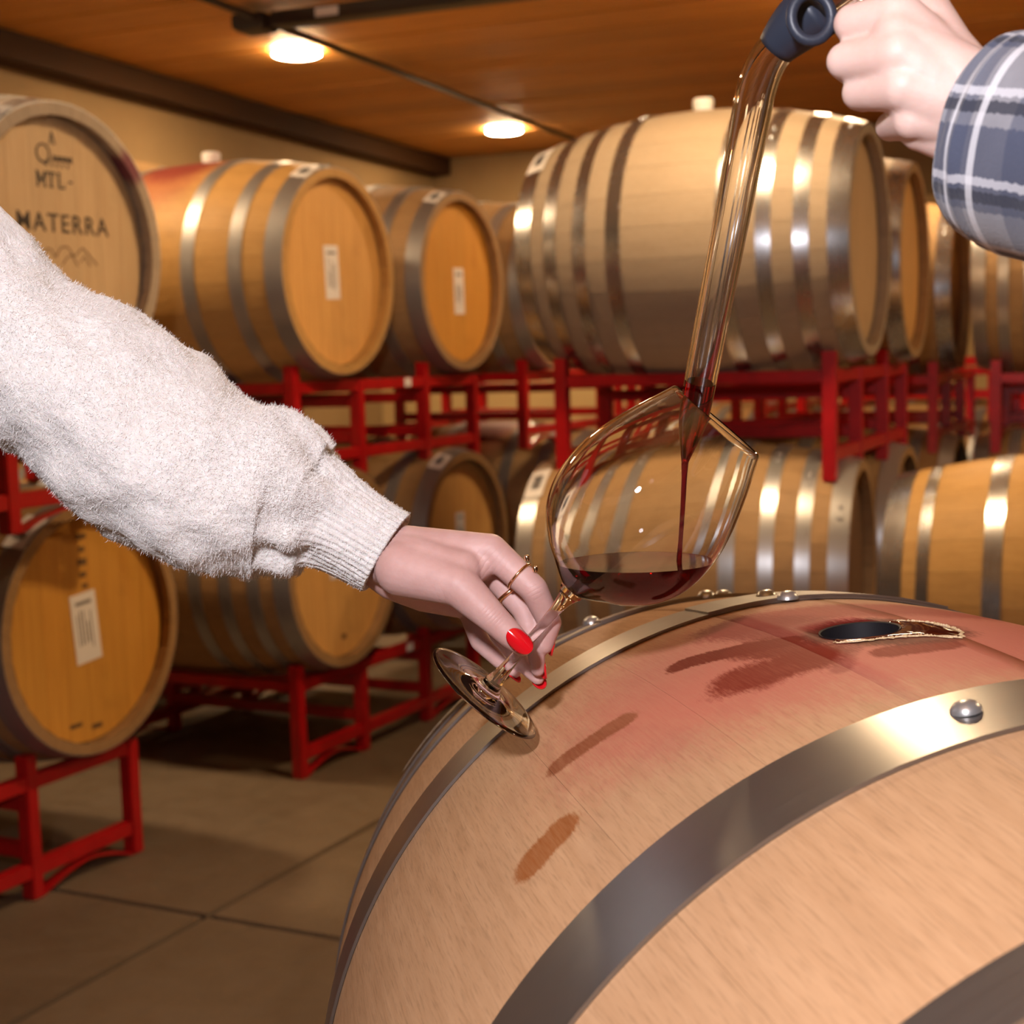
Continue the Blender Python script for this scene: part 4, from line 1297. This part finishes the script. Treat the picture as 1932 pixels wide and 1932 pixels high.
# plaid cuff and sleeve
PL = NT('grey_plaid_flannel')
tcn = PL.n('TexCoord'); sp3 = PL.n('SeparateXYZ'); PL.l(tcn.outputs['UV'], sp3.inputs[0])
def band(v, rep, c0, w):
    fr_ = PL.math('FRACT', PL.math('MULTIPLY', v, rep))
    return PL.math('LESS_THAN', PL.math('ABSOLUTE', PL.math('SUBTRACT', fr_, c0)), w)
U, V = sp3.outputs[0], sp3.outputs[1]
wob = PL.noise(PL.coords(kind='UV'), 26, 3)
V2 = PL.math('ADD', V, PL.math('MULTIPLY', wob, 0.012)); U2 = PL.math('ADD', U, PL.math('MULTIPLY', wob, 0.012))
c = PL.mix(PL.noise(PL.coords(), 60, 3), (0.17, 0.17, 0.19), (0.26, 0.26, 0.28))
c = PL.mix(PL.math('MULTIPLY', band(V2, 4.0, 0.25, 0.24), 0.72), c, (0.025, 0.035, 0.075))
c = PL.mix(PL.math('MULTIPLY', band(U2, 1.15, 0.42, 0.2), 0.55), c, (0.03, 0.042, 0.085))
c = PL.mix(PL.math('MULTIPLY', band(V2, 8.0, 0.62, 0.05), 0.6), c, (0.6, 0.6, 0.63))
c = PL.mix(PL.math('MULTIPLY', band(V2, 8.0, 0.80, 0.07), 0.85), c, (0.012, 0.015, 0.03))
c = PL.mix(PL.math('MULTIPLY', band(U2, 1.15, 0.80, 0.06), 0.6), c, (0.7, 0.7, 0.72))
PL.color(c); PL.rough(0.9); PL.set(Sheen_Weight=0.3)
PL.bump(PL.noise(PL.coords(), 700, 2), 0.3, 0.001)
PL = PL.mat
c0 = rz(1800, 800, .655); c1 = rz(2050, 845, .638); c2 = rz(2700, 950, .60); c3 = rz(4300, 1230, .52)
cl = spline([(*c0, 0.0452), (*rz(1900, 818, .648), 0.0470), (*c1, 0.0478), (*c2, 0.051), (*c3, 0.058), (*(c3 + Vector((0.20, -0.07, -0.03))), 0.064), (*(c3 + Vector((0.29, -0.12, 0.07))), 0.068), (*(c3 + Vector((0.33, -0.16, 0.30))), 0.075)], 10)
verts, faces, uvs = [], [], []
n2, m2 = len(cl), 64
for i, s in enumerate(cl):
    a_, b_ = Vector(cl[max(i - 1, 0)][:3]), Vector(cl[min(i + 1, n2 - 1)][:3])
    t = (b_ - a_).normalized()
    e1 = (CD - t * CD.dot(t)).normalized(); e2 = t.cross(e1)
    for k in range(m2):
        a = 2 * PI * k / m2
        r = s[3] * (1 + 0.035 * noise.noise(Vector((math.cos(a) * 1.7, math.sin(a) * 1.7, i * 0.22))))
        verts.append(Vector(s[:3]) + r * (math.cos(a) * e1 * 1.0 + math.sin(a) * e2 * 0.95))
for i in range(n2 - 1):
    for k in range(m2):
        k2 = (k + 1) % m2
        faces.append((i * m2 + k, i * m2 + k2, (i + 1) * m2 + k2, (i + 1) * m2 + k))
        uvs.append([(i / 12, k / m2), (i / 12, (k + 1) / m2), ((i + 1) / 12, (k + 1) / m2), ((i + 1) / 12, k / m2)])
faces.append(tuple((n2 - 1) * m2 + k for k in range(m2))); uvs.append([(0.5, 0.5)] * m2)
po = mesh_obj('plaid_sleeve', verts, faces, PL, None, True)
ul = po.data.uv_layers.new(name='UVMap')
flat = [c for q in uvs for uv in q for c in uv]
ul.data.foreach_set('uv', flat)
md = po.modifiers.new('t', 'SOLIDIFY'); md.thickness = 0.0025; md.offset = -1
bpy.context.view_layer.update()
me = evaluated(po); po.modifiers.clear(); po.data = me
child_world(po, p2)
tag(p2, 'person at the upper right in a grey plaid cuff, gripping the thief', 'person')
